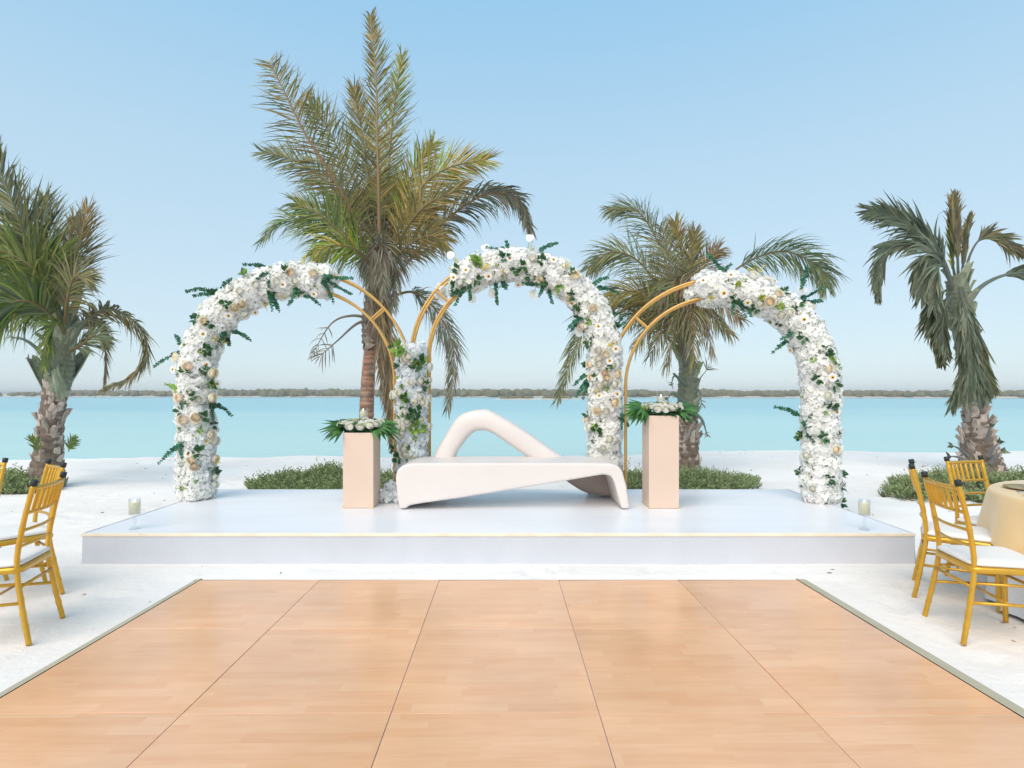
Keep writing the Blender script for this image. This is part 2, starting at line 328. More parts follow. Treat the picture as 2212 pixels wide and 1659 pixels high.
# ------------------------------------------------------------------ ground, water, far shore
STZ = 0.231; SX0, SX1, SY0, SY1 = -3.64, 3.41, 4.825, 7.065
prints = [(random.uniform(-9, 10), random.uniform(2.2, 12.5), random.uniform(0, 6.28)) for _ in range(620)]
pg = {}
for p_ in prints: pg.setdefault((int(p_[0] // 1), int(p_[1] // 1)), []).append(p_)
def sand_h(x, y):
    inside = SX0 - .15 < x < SX1 + .15 and SY0 - .1 < y < SY1 + .1
    floor = -2.7 < x < 2.6 and y < 4.45
    h = 0.035 * noise.noise(Vector((x * .5, y * .6, 3))) + 0.016 * noise.noise(Vector((x * 1.7, y * 1.9, 8)))
    h += 0.006 * noise.noise(Vector((x * 6, y * 6, 1)))
    if y < 5.2: h = h * 0.45 - 0.012
    far = max(0.0, min(1.0, (y - 8.0) / 4.0))
    berm = 0.14 / (1 + math.exp(-(x - 3.4) * 1.6)) - 0.05
    berm += 0.05 * noise.noise(Vector((x * .35, 2.2, 7)))
    h += far * berm
    sh = 13.0 + 0.8 * noise.noise(Vector((x * .12, 0, 5))) + 0.25 * noise.noise(Vector((x * .9, 0, 2)))
    if y > sh: h -= (y - sh) * 0.13 + 0.0
    if inside or floor: h = min(h, -0.012) - 0.01
    else:
        for i in (-1, 0, 1):
            for j in (-1, 0, 1):
                for (px, py, a) in pg.get((int(x // 1) + i, int(y // 1) + j), ()):
                    dx, dy = x - px, y - py; u = dx * math.cos(a) + dy * math.sin(a); v = -dx * math.sin(a) + dy * math.cos(a)
                    q = (u / .13) ** 2 + (v / .055) ** 2
                    if q < 4: h += -0.030 * math.exp(-q * 1.5) + 0.014 * math.exp(-(math.sqrt(q) - 1.25) ** 2 * 6)
    return h
def grid(xs, ys, hf):
    mb = MB(); idx = []
    for y in ys: idx.append([mb.vert((x, y, hf(x, y))) for x in xs])
    for j in range(len(ys) - 1):
        for i in range(len(xs) - 1): mb.face((idx[j][i], idx[j][i + 1], idx[j + 1][i + 1], idx[j + 1][i]))
    return mb
def axis(segs):
    out = []
    for (a, b, n) in segs: out += [a + (b - a) * i / n for i in range(n)]
    return out + [segs[-1][1]]
xs = axis([(-400, -40, 12), (-40, -12, 28), (-12, -6, 60), (-6, 6, 170), (6, 12, 60), (12, 40, 28), (40, 400, 12)])
ys = axis([(-60, -4, 14), (-4, 2, 30), (2, 5, 60), (5, 9, 64), (9, 16, 90), (16, 30, 10), (30, 400, 6)])
g = grid(xs, ys, lambda x, y: sand_h(x, y) if y < 18 else max(-2.5, -0.7 - (y - 18) * 0.1))
o = link('ground', g.mesh('ground', M['sand'], smooth=True)); tag(o, kind='structure')
WZ = -0.20
w = MB(); b = [w.vert(p) for p in ((-9000, 11, WZ), (9000, 11, WZ), (9000, 12000, WZ), (-9000, 12000, WZ))]; w.face(b)
o = link('water', w.mesh('water', M['water'])); tag(o, kind='structure')

def shore_D(x):       # distance of the opposite shore along picture column x
    return 285 + (200 - 285) * x / 2212.0
# opposite shore: low sandy land
mb = MB(); a1 = []; a2 = []; a3 = []
for i in range(161):
    x = -1400 + i * 5000 / 160; D = shore_D(x) + 3 * noise.noise(Vector((i * .7, 0, 0)))
    a1.append(mb.vert(P(x, 0, D).xy.to_3d() + Vector((0, 0, WZ - .1)))); q = P(x, 0, D + 6); a2.append(mb.vert((q.x, q.y, 0.35 + .25 * noise.noise(Vector((i * .5, 1, 0))))))
    q = P(x, 0, D + 90); a3.append(mb.vert((q.x, q.y, 0.9)))
for i in range(160):
    mb.face((a1[i], a1[i + 1], a2[i + 1], a2[i])); mb.face((a2[i], a2[i + 1], a3[i + 1], a3[i]))
o = link('far_shore_land', mb.mesh('far_shore_land', M['dune'], smooth=True)); tag(o, kind='structure')
# mangrove belt: leafy lumps, one mass
bm0 = bmesh.new(); bmesh.ops.create_icosphere(bm0, subdivisions=2, radius=1); bm0.verts.ensure_lookup_table()
ICO = ([v.co.copy() for v in bm0.verts], [[v.index for v in f.verts] for f in bm0.faces]); bm0.free()
def lump(mb, c, rx, ry, rz, seed, amp=.35):
    b = len(mb.v); base = mb.col
    for v in ICO[0]:
        k = 1 + amp * noise.noise(v * 2.2 + Vector((seed, 0, 0))) + amp * .6 * noise.noise(v * 6 + Vector((0, seed, 0)))
        s = .75 + .5 * random.random(); mb.col = (base[0] * s, base[1] * s, base[2] * s)
        mb.vert((c[0] + v.x * rx * k, c[1] + v.y * ry * k, c[2] + max(v.z, -.6) * rz * k))
    mb.col = base
    for f in ICO[1]: mb.face([b + i for i in f])
rs = random.Random(5); mb = MB()
for i in range(1500):
    x = rs.uniform(-500, 2750)
    thin = x < 400 and rs.random() < .45
    if thin and rs.random() < .5: continue
    D = shore_D(x) + rs.uniform(3, 26) * (1 if not thin else .6)
    hh = (3.0 + .9 * noise.noise(Vector((x * .012, 4, 0))) + rs.uniform(-.5, .5)) * D / 260 * (.55 if x < 90 else .8 if x < 400 else 1) * (.92 if x > 1400 else 1)
    t = rs.random(); mb.col = (1 + .25 * t, 1 + .1 * t, 1 - .1 * t)
    p = P(x, 0, D); lump(mb, (p.x, p.y, .15 + hh * .35), hh * rs.uniform(.45, .95), hh * .6, hh * .62, i * 1.37)
o = link('mangrove_belt', mb.mesh('mangrove_belt', M['mangrove'])); tag(o, 'grey green mangrove thicket along the opposite shore', 'mangroves', kind='stuff')
# small sand spit with bushes, nearer than the belt
mb = MB(); ring = []; c = P(1165, 0, 158); 
for k in range(40):
    a = 2 * math.pi * k / 40; rr = 1 + .2 * noise.noise(Vector((math.cos(a) * 2, math.sin(a) * 2, 3)))
    ring.append(mb.vert((c.x + 13.5 * rr * math.cos(a), c.y + 5 * rr * math.sin(a), WZ - .05)))
top = [mb.vert((c.x + 11.5 * math.cos(2 * math.pi * k / 40), c.y + 3.6 * math.sin(2 * math.pi * k / 40), .0 + .08 * math.sin(k))) for k in range(40)]
for k in range(40): mb.face((ring[k], ring[(k + 1) % 40], top[(k + 1) % 40], top[k]))
mb.face(top); o = link('sand_spit', mb.mesh('sand_spit', M['dune'], smooth=True)); tag(o, kind='structure')
mb = MB(); mb.col = (1.25, 1.1, 1.0)
for i in range(26): lump(mb, (c.x + rs.uniform(-11, 9), c.y + rs.uniform(-1, 3), .15), rs.uniform(.4, 1.1), .6, rs.uniform(.3, .75), i * 2.1)
o = link('spit_bushes', mb.mesh('spit_bushes', M['mangrove'])); tag(o, 'low bushes on the small sand spit in the lagoon', 'bushes', kind='stuff')
# hazy hills far left
mb = MB(); lo = []; hi = []
for i in range(121):
    x = -1500 + i * 2050 / 120; D = 1100; e = max(0, min(1, (520 - x) / 250)); p = P(x, 0, D)
    z = (5.2 + 2.4 * noise.noise(Vector((i * .13, 2, 0))) + .7 * noise.noise(Vector((i * .6, 5, 0)))) * e + .6
    lo.append(mb.vert((p.x, p.y - 60, -1))); hi.append(mb.vert((p.x, p.y + 120, z)))
for i in range(120): mb.face((lo[i], lo[i + 1], hi[i + 1], hi[i]))
o = link('hills', mb.mesh('hills', M['hill'], smooth=True)); tag(o, kind='structure')
for i, (x, wpx, hpx) in enumerate(((2001, 16, 8), (2022, 7, 7), (2075, 13, 8), (2096, 18, 9), (2140, 12, 6), (1960, 9, 5), (2180, 20, 6))):
    D = 1000; p = P(x, 0, D); hw = wpx * D / FPX / 2; hz = hpx * D / FPX + 1.4
    mb = MB(); mb.box(-hw, hw, -8, 8, -2, hz * .8); mb.box(-hw * .55, hw * .4, -6, 6, hz * .8, hz)
    o = link('distant_building', mb.mesh('distant_building', M['farwall'])); o.location = (p.x, p.y, 0)
    tag(o, 'tiny pale building block on the hazy right skyline', 'building', 'buildings on the far hazy skyline')

# ------------------------------------------------------------------ dance floor
def fz(Y): return 0.025 + 0.013 * (4.258 - Y)
def fx(x0, Y): return x0 + 0.0138 * (4.258 - Y)
root = thing('dance_floor', (0, 2, 0), 'orange beech parquet dance floor laid on the sand', 'dance floor')
W_, D_ = 0.893, 0.908; X0 = -2.33; Yb = 4.258; NR = 7
ang = math.atan(0.013)
pm = MB(); gx, gy = 0.0017, 0.0010
hw, hd = W_ / 2 - gx, D_ / 2 - gy
ch = .0008
b0 = [pm.vert(p) for p in ((-hw, -hd, -.02), (hw, -hd, -.02), (hw, hd, -.02), (-hw, hd, -.02))]
b1 = [pm.vert(p) for p in ((-hw, -hd, -ch), (hw, -hd, -ch), (hw, hd, -ch), (-hw, hd, -ch))]
b2 = [pm.vert(p) for p in ((-hw + ch, -hd + ch, 0), (hw - ch, -hd + ch, 0), (hw - ch, hd - ch, 0), (-hw + ch, hd - ch, 0))]
for A, B in ((b0, b1), (b1, b2)):
    for k in range(4): pm.face((A[k], A[(k + 1) % 4], B[(k + 1) % 4], B[k]))
pm.face(b2); pm.face(b0[::-1])
panel_me = pm.mesh('floor_panel', M['parquet'])
base = MB()
for r in range(NR):
    for cI in range(5):
        Yc = Yb - D_ * (r + .5); xc = fx(X0 + W_ * (cI + .5), Yc)
        o = link('floor_panel', panel_me, root, Vector((xc, Yc, fz(Yc) + jit(.0007))) - root.location)
        o.rotation_euler = (-ang, 0, R(.79) + jit(.0005))
Ye = Yb - D_ * NR
q = [base.vert(p) for p in ((fx(X0, Yb), Yb, fz(Yb) - .006), (fx(X0 + 5 * W_, Yb), Yb, fz(Yb) - .006), (fx(X0 + 5 * W_, Ye), Ye, fz(Ye) - .006), (fx(X0, Ye), Ye, fz(Ye) - .006))]
base.face(q[::-1]); part('joint_strip', base, M['alu'], root)
def ramp(side):
    mb = MB(); rows = []
    for i in range(15):
        Y = Yb + .03 - (Yb + .03 - Ye) * i / 14
        xe = fx(X0, Y) if side < 0 else fx(X0 + 5 * W_, Y); xi = xe + side * .002; xm = xe + side * (.05 if side < 0 else .07); xo = xe + side * (.066 if side < 0 else .095)
        rows.append([mb.vert((xi, Y, fz(Y) + .003)), mb.vert((xm, Y, fz(Y) - .004)), mb.vert((xo, Y, fz(Y) - .016)), mb.vert((xo + side * .004, Y, -.06)), mb.vert((xi, Y, -.06))])
    for i in range(14):
        for k in range(4):
            f = (rows[i][k], rows[i][k + 1], rows[i + 1][k + 1], rows[i + 1][k]); mb.face(f if side < 0 else f[::-1])
    mb.face(rows[0]); mb.face(rows[-1][::-1])
    part('edge_ramp', mb, M['ramp'], root)
ramp(-1); ramp(1)
mb = MB(); A = [fx(X0, Yb) - .06, fx(X0 + 5 * W_, Yb) + .07]
q = [mb.vert(p) for p in ((A[0], Yb + .003, fz(Yb) + .001), (A[1], Yb + .003, fz(Yb) + .001), (A[1], Yb + .045, -.02), (A[0], Yb + .045, -.02))]
mb.face(q); part('edge_ramp', mb, M['trim'], root)

# ------------------------------------------------------------------ stage
root = thing('stage', (0, 5.9, 0), 'low white stage with a pale grey skirt and cream front edge', 'stage')
mb = MB(); nx, ny = 60, 20; idx = []
for j in range(ny + 1):
    idx.append([mb.vert((SX0 + (SX1 - SX0) * i / nx, SY0 + (SY1 - SY0) * j / ny, STZ + .0025 * noise.noise(Vector((i * .16, j * .5, 0))) + .0015 * noise.noise(Vector((i * .7, j * .9, 4))))) for i in range(nx + 1)])
for j in range(ny):
    for i in range(nx): mb.face((idx[j][i], idx[j][i + 1], idx[j + 1][i + 1], idx[j + 1][i]))
part('deck', mb, M['stage'], root, True)
def skirt(p0, p1, n):
    mb = MB(); rows = []
    d = Vector(p1) - Vector(p0); nrm = Vector((d.y, -d.x, 0)).normalized()
    for i in range(n + 1):
        t = i / n; q = Vector(p0) + d * t; a = noise.noise(Vector((t * n * .35, 3, p0[0])))
        rows.append([mb.vert(q + nrm * (.002 + .003 * k * a + (.012 * (k / 4) ** 3)) + Vector((0, 0, STZ - .012 - (STZ + .03) * k / 4))) for k in range(5)])
    for i in range(n):
        for k in range(4): mb.face((rows[i][k], rows[i][k + 1], rows[i + 1][k + 1], rows[i + 1][k]))
    part('skirt', mb, M['skirt'], root, True)
skirt((SX0, SY0, 0), (SX1, SY0, 0), 120); skirt((SX1, SY0, 0), (SX1, SY1, 0), 40); skirt((SX1, SY1, 0), (SX0, SY1, 0), 60); skirt((SX0, SY1, 0), (SX0, SY0, 0), 40)
mb = MB(); mb.box(SX0 - .006, SX1 + .006, SY0 - .009, SY0 + .012, STZ - .022, STZ + .005); bevel(part('edge_trim', mb, M['trim'], root), .004)
for x in (SX0, SX1):
    mb = MB(); mb.box(x - .006, x + .006, SY0 + .014, SY1, STZ - .014, STZ + .004); part('edge_trim', mb, M['skirt'], root)

# ------------------------------------------------------------------ flower meshes
def petal(mb, p, d, up, L, Wd, curl=.3, m=0):
    """five-vertex petal: starts at p, runs along d, cupped towards up"""
    s = d.cross(up).normalized()
    a = mb.vert(p); b = mb.vert(p + d * L * .55 + s * Wd * .5 + up * L * curl * .35); c = mb.vert(p + d * L * .55 - s * Wd * .5 + up * L * curl * .35)
    e = mb.vert(p + d * L + up * L * curl * .1); k = mb.vert(p + d * L * .55 + up * L * curl * .12)
    mb.face((a, c, k), m); mb.face((a, k, b), m); mb.face((k, c, e), m); mb.face((b, k, e), m)
def hydrangea(seed, matl, Rr=.082, n=40, name='hydrangea'):
    r = random.Random(seed); mb = MB(); mb.col = (1, 1, 1)
    b = len(mb.v)
    for v in ICO[0]: mb.vert(v * Rr * .70)
    for f in ICO[1]: mb.face([b + i for i in f], 1)
    for i in range(n):
        z = 1 - 1.35 * (i + .5) / n; a = i * 2.39996 + r.uniform(-.2, .2); q = math.sqrt(max(0, 1 - z * z))
        d = Vector((q * math.cos(a), q * math.sin(a), z)); rr = Rr * r.uniform(.80, 1.16)
        u = d.orthogonal().normalized(); u.rotate(Quaternion(d, r.uniform(0, 6.28))); tilt = Vector((r.uniform(-.6, .6), r.uniform(-.6, .6), r.uniform(-.6, .6)))
        up = (d + tilt).normalized(); u = (u - up * u.dot(up)).normalized(); c = d * rr; k = r.uniform(.90, 1.04); w = r.uniform(0, .08)
        mb.col = (k, k * (1 - w * .15), k * (1 - w * .6))
        for j in range(4):
            dd = u.copy(); dd.rotate(Quaternion(up, j * math.pi / 2 + r.uniform(-.15, .15)))
            petal(mb, c, dd, up, r.uniform(.026, .036), r.uniform(.027, .034), r.uniform(.1, .9))
    return mb.mesh(name, [matl, M['foam']])
HYD = [hydrangea(20 + i, M['petal']) for i in range(6)]
HYDB = [hydrangea(40 + i, M['petal_blue'], .095, 42) for i in range(4)]
def rose(seed, inner, outer, name='rose'):
    r = random.Random(seed); mb = MB()
    b = len(mb.v); mb.col = tuple(c * .92 for c in inner)
    for v in ICO[0]: mb.vert((v.x * .019, v.y * .019, .026 + v.z * .019))
    for f in ICO[1]: mb.face([b + q for q in f])
    for wi in range(6):
        t = wi / 5; colr = [inner[k] * (1 - t) + outer[k] * t for k in range(3)]; n = (2, 3, 3, 4, 5, 5)[wi]; rs0 = .019 + .0058 * wi; th0 = (.10, .40, .62, .80, 1.0, 1.22)[wi]; th1 = th0 + .9
        for j in range(n):
            a0 = 2 * math.pi * (j + r.uniform(-.15, .15)) / n + wi * 1.9; span = math.pi / n * 1.3; rows = []; dth = r.uniform(-.06, .06); off = .0018 * (j % 2)
            for iz in range(4):
                tz = iz / 3; row = []
                for ia in range(5):
                    ta = ia / 4 * 2 - 1; th = th1 + (th0 + dth + .22 * ta * ta - th1) * tz; rr = rs0 + off + (.006 + .006 * wi / 5) * tz ** 3; k = (.86 + .18 * tz) * r.uniform(.98, 1.02); mb.col = tuple(min(1, c * k) for c in colr)
                    an = a0 + ta * span; row.append(mb.vert((rr * math.sin(th) * math.cos(an), rr * math.sin(th) * math.sin(an), .026 + rr * math.cos(th) * .92)))
                rows.append(row)
            for iz in range(3):
                for ia in range(4): mb.face((rows[iz][ia], rows[iz][ia + 1], rows[iz + 1][ia + 1], rows[iz + 1][ia]))
    return mb.mesh(name, M['rose'], smooth=True)
PEACH = [rose(i, (.97, .83, .58), (.97, .91, .78)) for i in range(2)] + [rose(5, (.97, .85, .64), (.96, .91, .82))] + [rose(9, (.97, .80, .62), (.96, .89, .78))]
CREAM = [rose(30 + i, (.97, .94, .80), (.96, .955, .92)) for i in range(3)]
def daisy(seed):
    r = random.Random(seed); mb = MB()
    for j in range(20):
        a = 2 * math.pi * j / 20 + r.uniform(-.06, .06); d = Vector((math.cos(a), math.sin(a), .12)).normalized(); mb.col = (r.uniform(.93, 1.02),) * 3
        petal(mb, Vector((0, 0, .004 + .004 * (j % 2))) + d * .008, d, Vector((0, 0, 1)), r.uniform(.034, .040), .013, .15)
    mb.col = (1, 1, 1); mb.lathe((0, 0, .004), [(.015, 0), (.0155, .006), (.011, .010)], 12, 1); mb.lathe((0, 0, .010), [(.0075, 0), (.0075, .006), (.004, .008)], 10, 2)
    return mb.mesh('daisy', [M['petal'], M['yolk'], M['dark']])
DAISY = [daisy(i) for i in range(3)]
def leafclump(seed, matl, n=9, L=.075, Wd=.045, name='leaf_cluster'):
    r = random.Random(seed); mb = MB()
    for j in range(n):
        a = r.uniform(0, 6.28); el = r.uniform(.15, 1.2); d = Vector((math.cos(a) * math.cos(el), math.sin(a) * math.cos(el), math.sin(el)))
        up = (Vector((0, 0, 1)) - d * d.z); up = up.normalized() if up.length > .05 else d.orthogonal().normalized()
        k = r.uniform(.6, 1.5); mb.col = (k, k, k)
        petal(mb, d * .012, d, up, L * r.uniform(.7, 1.2), Wd * r.uniform(.7, 1.2), r.uniform(-.2, .4))
    return mb.mesh(name, matl)
LEAFC = [leafclump(i, M['leaf']) for i in range(4)]; LIMEC = [leafclump(50 + i, M['lime'], 14, .06, .035) for i in range(3)]
def spray(seed):
    r = random.Random(seed); mb = MB()
    for j in range(6):
        a = r.uniform(0, 6.28); el = r.uniform(.5, 1.3); d = Vector((math.cos(a) * math.cos(el), math.sin(a) * math.cos(el), math.sin(el))); L = r.uniform(.06, .12)
        for k in range(9):
            t = .25 + .75 * k / 8; c = d * L * t; q = Vector((r.uniform(-1, 1), r.uniform(-1, 1), r.uniform(-.2, 1))).normalized(); s = r.uniform(.7, 1.3); mb.col = (s, s, s * .8)
            petal(mb, c, q, d, .020, .014, .3)
    return mb.mesh('yellow_spray', M['yellow'])
YEL = [spray(i) for i in range(3)]
def anthurium():
    mb = MB(); mb.col = (1, 1, 1); c = mb.vert((0, -.02, .004)); ring = []
    for k in range(20):
        a = 2 * math.pi * k / 20; rr = .062 * (1 - .35 * max(0, math.cos(a + math.pi / 2)) ** 4 * 0 + .18 * max(0, -math.sin(a)) ** 3)
        ring.append(mb.vert((rr * math.cos(a), rr * math.sin(a) - .0, .012 * math.cos(2 * a))))
    for k in range(20): mb.face((c, ring[k], ring[(k + 1) % 20]))
    mb.col = (1, .93, .55); mb.tube([(0, .01, .004), (0, -.01, .03), (0, -.035, .05)], [.006, .006, .003], 6)
    return mb.mesh('anthurium', M['petal'], smooth=True)
ANTH = anthurium()
def outward_rot(nrm, roll=None):
    q = Vector(nrm).normalized().to_track_quat('Z', 'Y'); q = q @ Quaternion((0, 0, 1), random.uniform(0, 6.28) if roll is None else roll)
    return q.to_euler()
def sprig(p0, p1, n=None, leaf=.028, sag=.05, matl='euca', name='eucalyptus_sprig', root=None):
    """stem with paired round leaves from p0 to p1"""
    p0, p1 = Vector(p0), Vector(p1); L = (p1 - p0).length; mid = (p0 + p1) / 2 + Vector((jit(.1), jit(.1), 1)).normalized() * sag * L * 2 * random.choice((.6, 1, -.3))
    pts = cat([p0, mid, p1], 14); mb = MB(); mb.col = (.9, .9, .6)
    mb.tube(pts, [.0035 - .002 * i / 13 for i in range(14)], 5)
    n = n or max(6, int(L / .0135))
    for i in range(n):
        t = .08 + .92 * i / (n - 1); u = t * 12.99; k = int(u); p = pts[k].lerp(pts[min(k + 1, 13)], u - k); T = (pts[min(k + 1, 13)] - pts[k]).normalized()
        S = T.orthogonal().normalized(); S.rotate(Quaternion(T, i * 1.57 + jit(.5)))
        for sd in (-1, 1):
            d = (S * sd + T * .45).normalized(); nn_ = (Vector((jit(.8), -1 + jit(.5), jit(.8)))); nn_ = (nn_ - d * nn_.dot(d)).normalized(); q_ = d.cross(nn_)
            k2 = random.uniform(.55, 1.8); mb.col = (k2, k2, k2); rz = leaf * .5 * (1 - .4 * t) * random.uniform(.85, 1.2); c = p + d * rz * .95
            ids = [mb.vert(c + d * rz * math.cos(w_) + q_ * rz * .9 * math.sin(w_) + nn_ * rz * .18 * math.cos(2 * w_)) for w_ in (0, 1.05, 2.1, 3.14, 4.19, 5.24)]
            mb.face(ids)
    o = link(name, mb.mesh(name, M[matl], root.location), root)
    return o

# ------------------------------------------------------------------ arches
def ray(x, y): return Vector(((x - CXP) / FPX, 1.0, -(y - HYP) / FPX))
CAMP = Vector((0, 0, CAMH))
class Arch: pass
def make_arch(label, pxA, YA, pxB, YB, pxspring, flower_leg, end_deg, bars):
    """two-rail gold arch from foot A to foot B; flower_leg 'A' or 'B' is the leg buried in flowers up to angle end_deg"""
    a = Arch(); A = P(pxA, 850, YA); B = P(pxB, 850, YB); A.z = B.z = STZ
    a.A, a.B = A, B; a.e = (B - A).normalized(); a.n = Vector((a.e.y, -a.e.x, 0));  a.R = (B - A).length / 2; a.C = (A + B) / 2
    if a.n.y > 0: a.n = -a.n
    Ym = (YA + YB) / 2; a.C.z = P(0, pxspring, Ym).z
    a.root = thing('flower_arch', (a.C.x, a.C.y, STZ), label, 'flower arch')
    a.fl = flower_leg; a.end = end_deg
    def pt(Rr, deg): return a.C + a.e * (Rr * math.cos(R(deg))) + Vector((0, 0, Rr * math.sin(R(deg))))
    a.pt = pt
    for dr in (-.10, .10):
        for dn in (-.075, .075):
            pts = [A + a.e * (-dr) + a.n * dn]
            top = a.C.z
            for k in range(1, 4): q = pts[0].copy(); q.z = STZ + (top - STZ) * k / 4; pts.append(q)
            for k in range(33): pts.append(pt(a.R + dr, 180 - 180 * k / 32) + a.n * dn)
            for k in range(3, -1, -1): q = B + a.e * dr + a.n * dn; q.z = STZ + (top - STZ) * k / 4; pts.append(q)
            mb = MB(); mb.tube(pts, .0155, 8, ref=a.n); part('frame_tube', mb, M['gold_tube'], a.root, True)
    for deg in bars:
        for dn in (-.075, .075):
            mb = MB(); mb.tube([pt(a.R - .1, deg) + a.n * dn, pt(a.R + .1, deg) + a.n * dn], .012, 6); part('crossbar', mb, M['gold_tube'], a.root)
        for dr in (-.1, .1):
            mb = MB(); mb.tube([pt(a.R + dr, deg) - a.n * .075, pt(a.R + dr, deg) + a.n * .075], .012, 6); part('crossbar', mb, M['gold_tube'], a.root)
    # collar where leg and arch tubes are joined
    for leg, s in ((A, -1), (B, 1)):
        for dr in (-.1, .1):
            for dn in (-.075, .075):
                q = leg + a.e * (dr * s) + a.n * dn; q.z = a.C.z - .04
                mb = MB(); mb.tube([q, q + Vector((0, 0, .05))], .020, 8); part('collar', mb, M['gold_tube'], a.root)
    # centre line of the flower band
    a.line = []
    leg = A if flower_leg == 'A' else B; st = 180 if flower_leg == 'A' else 0
    H = a.C.z - STZ; n1 = 30
    for i in range(n1): q = leg.copy(); q.z = STZ + H * i / n1; a.line.append(q)
    tot = abs(st - end_deg); n2 = max(4, int(a.R * R(tot) / (H / n1)))
    for i in range(n2 + 1): a.line.append(pt(a.R, st + (end_deg - st) * i / n2))
    return a
FR = .146
def band(a, heads, core_r=.115, FRr=FR, ds=.108, scale=(.80, 1.05), foot=True):
    line = a.line; root = a.root
    mb = MB(); mb.tube(line, [core_r * (1 if 1 < i < len(line) - 3 else .85) for i in range(len(line))], 12); part('foam_core', mb, M['foam'], root, True)
    # arclength
    s = [0]
    for i in range(1, len(line)): s.append(s[-1] + (line[i] - line[i - 1]).length)
    n = int(s[-1] / ds); cnt = 0
    for i in range(n + 1):
        t = (i + .35) / (n + .6) * s[-1]; k = max(j for j in range(len(s)) if s[j] <= t); k = min(k, len(line) - 2)
        p = line[k].lerp(line[k + 1], (t - s[k]) / max(1e-6, s[k + 1] - s[k])); T = (line[k + 1] - line[k]).normalized()
        m = max(6, int(2 * math.pi * FRr / ds)); nn = a.n; bb = T.cross(nn).normalized()
        for j in range(m):
            if cnt >= 292: break
            ph = 2 * math.pi * (j + .5 * (i % 2) + jit(.22)) / m; o = (nn * math.cos(ph) + bb * math.sin(ph)); c = p + o * FRr * random.uniform(.88, 1.1) + T * jit(.03)
            if c.z < STZ + .075: c.z = STZ + .075
            link('hydrangea', random.choice(heads), root, c - root.location, outward_rot(o + Vector((jit(.2), jit(.2), jit(.2)))), (lambda q: (q * 1.1, q * 1.1, q * .72))(random.uniform(*scale))); cnt += 1
    if not foot: return
    T = (line[-1] - line[-2]).normalized()
    for j in range(4):
        o = Vector((jit(.1), jit(.1), jit(.1))); link('hydrangea', random.choice(heads), root, line[-1] + T * .05 + o - root.location, outward_rot(T + o * 4), .9)
def surf(a, x, y, FRr, out=.0, clamp=.16):
    """point on the flower band's front surface along the ray through picture point (x,y), with its outward normal"""
    d = ray(x, y); h = FRr
    for it in range(5):
        t = ((a.A + a.n * h) - CAMP).dot(a.n) / d.dot(a.n); p = CAMP + d * t
        best = min(a.line, key=lambda q: (q - (p - a.n * h)).length); off = (p - a.n * h) - best; off -= a.n * off.dot(a.n); r_ = off.length
        h = math.sqrt(max(0.0, FRr ** 2 - r_ * r_))
    if FRr < r_ < FRr + clamp: p -= off * (1 - FRr / r_)
    nrm = (off + a.n * h)
    nrm = nrm.normalized() if nrm.length > 1e-4 else a.n.copy()
    return p + nrm * out, nrm
def dress(a, Z, FRr, peach=(), cream=(), dais=(), leaf=(), lime=(), yel=(), anth=(), sprigs=(), ysprigs=(), rs_=1.0):
    zx, zy, k = Z; root = a.root; f = lambda q: (zx + q[0] * k, zy + q[1] * k)
    def stalk(p):
        c = min(a.line, key=lambda q: (q - p).length); d = p - c; d2 = d - a.n * d.dot(a.n)
        if d2.length > .27:
            mb = MB(); mb.col = (.8, 1, .7); mb.tube(cat([c + d * .4, c + d * .75 + Vector((0, 0, -.01)), p - a.n * .004], 8), .0028, 5); part('flower_stalk', mb, M['lime'], root, True)
    def put(name, meshes, lst, sc, outd):
        for q in lst:
            p, n = surf(a, *f(q), FRr, outd); n = (n + a.n * .5 + Vector((jit(.2), jit(.2), jit(.2)))).normalized()
            link(name, random.choice(meshes), root, p - root.location, outward_rot(n), sc * random.uniform(.88, 1.15) * (q[2] if len(q) > 2 else 1)); stalk(p)
    put('rose', PEACH, peach, .88 * rs_, .035); put('rose', CREAM, cream, .88 * rs_, .035); put('daisy', DAISY, dais, 1.15, .06)
    put('leaf_cluster', LEAFC, leaf, 1.0, .035); put('leaf_cluster', LIMEC, lime, 1.0, .035); put('yellow_spray', YEL, yel, .85, .02)
    for q in range(46):
        i_ = random.randrange(2, len(a.line) - 1); c_ = a.line[i_]; T_ = (a.line[i_] - a.line[i_ - 1]).normalized(); b_ = T_.cross(a.n).normalized(); ph = random.uniform(-1.5, 1.5); n_ = a.n * math.cos(ph) + b_ * math.sin(ph)
        link('leaf_cluster', random.choice(LIMEC + LEAFC[:1]), root, c_ + n_ * (FRr + .012) - root.location, outward_rot(n_), random.uniform(.35, .62))
    for q in anth:
        p, n = surf(a, *f(q), FRr, .03, .02); n = (n * .4 + a.n * 1.2 + Vector((jit(.2), 0, jit(.2)))).normalized()
        link('anthurium', ANTH, root, p - root.location, outward_rot(n, jit(.4)), random.uniform(.75, .95)); stalk(p)
    for lst, mt, nm in ((sprigs, 'euca', 'eucalyptus_sprig'), (ysprigs, 'lime', 'leafy_sprig')):
        for (x0, y0, x1, y1) in lst:
            p0, n0 = surf(a, *f((x0, y0)), FRr, .03); d = ray(*f((x1, y1))); t = ((p0 + a.n * random.uniform(.02, .07)) - CAMP).dot(a.n) / d.dot(a.n); p1 = CAMP + d * t
            sprig(p0, p1, root=root, matl=mt, name=nm, leaf=.040)
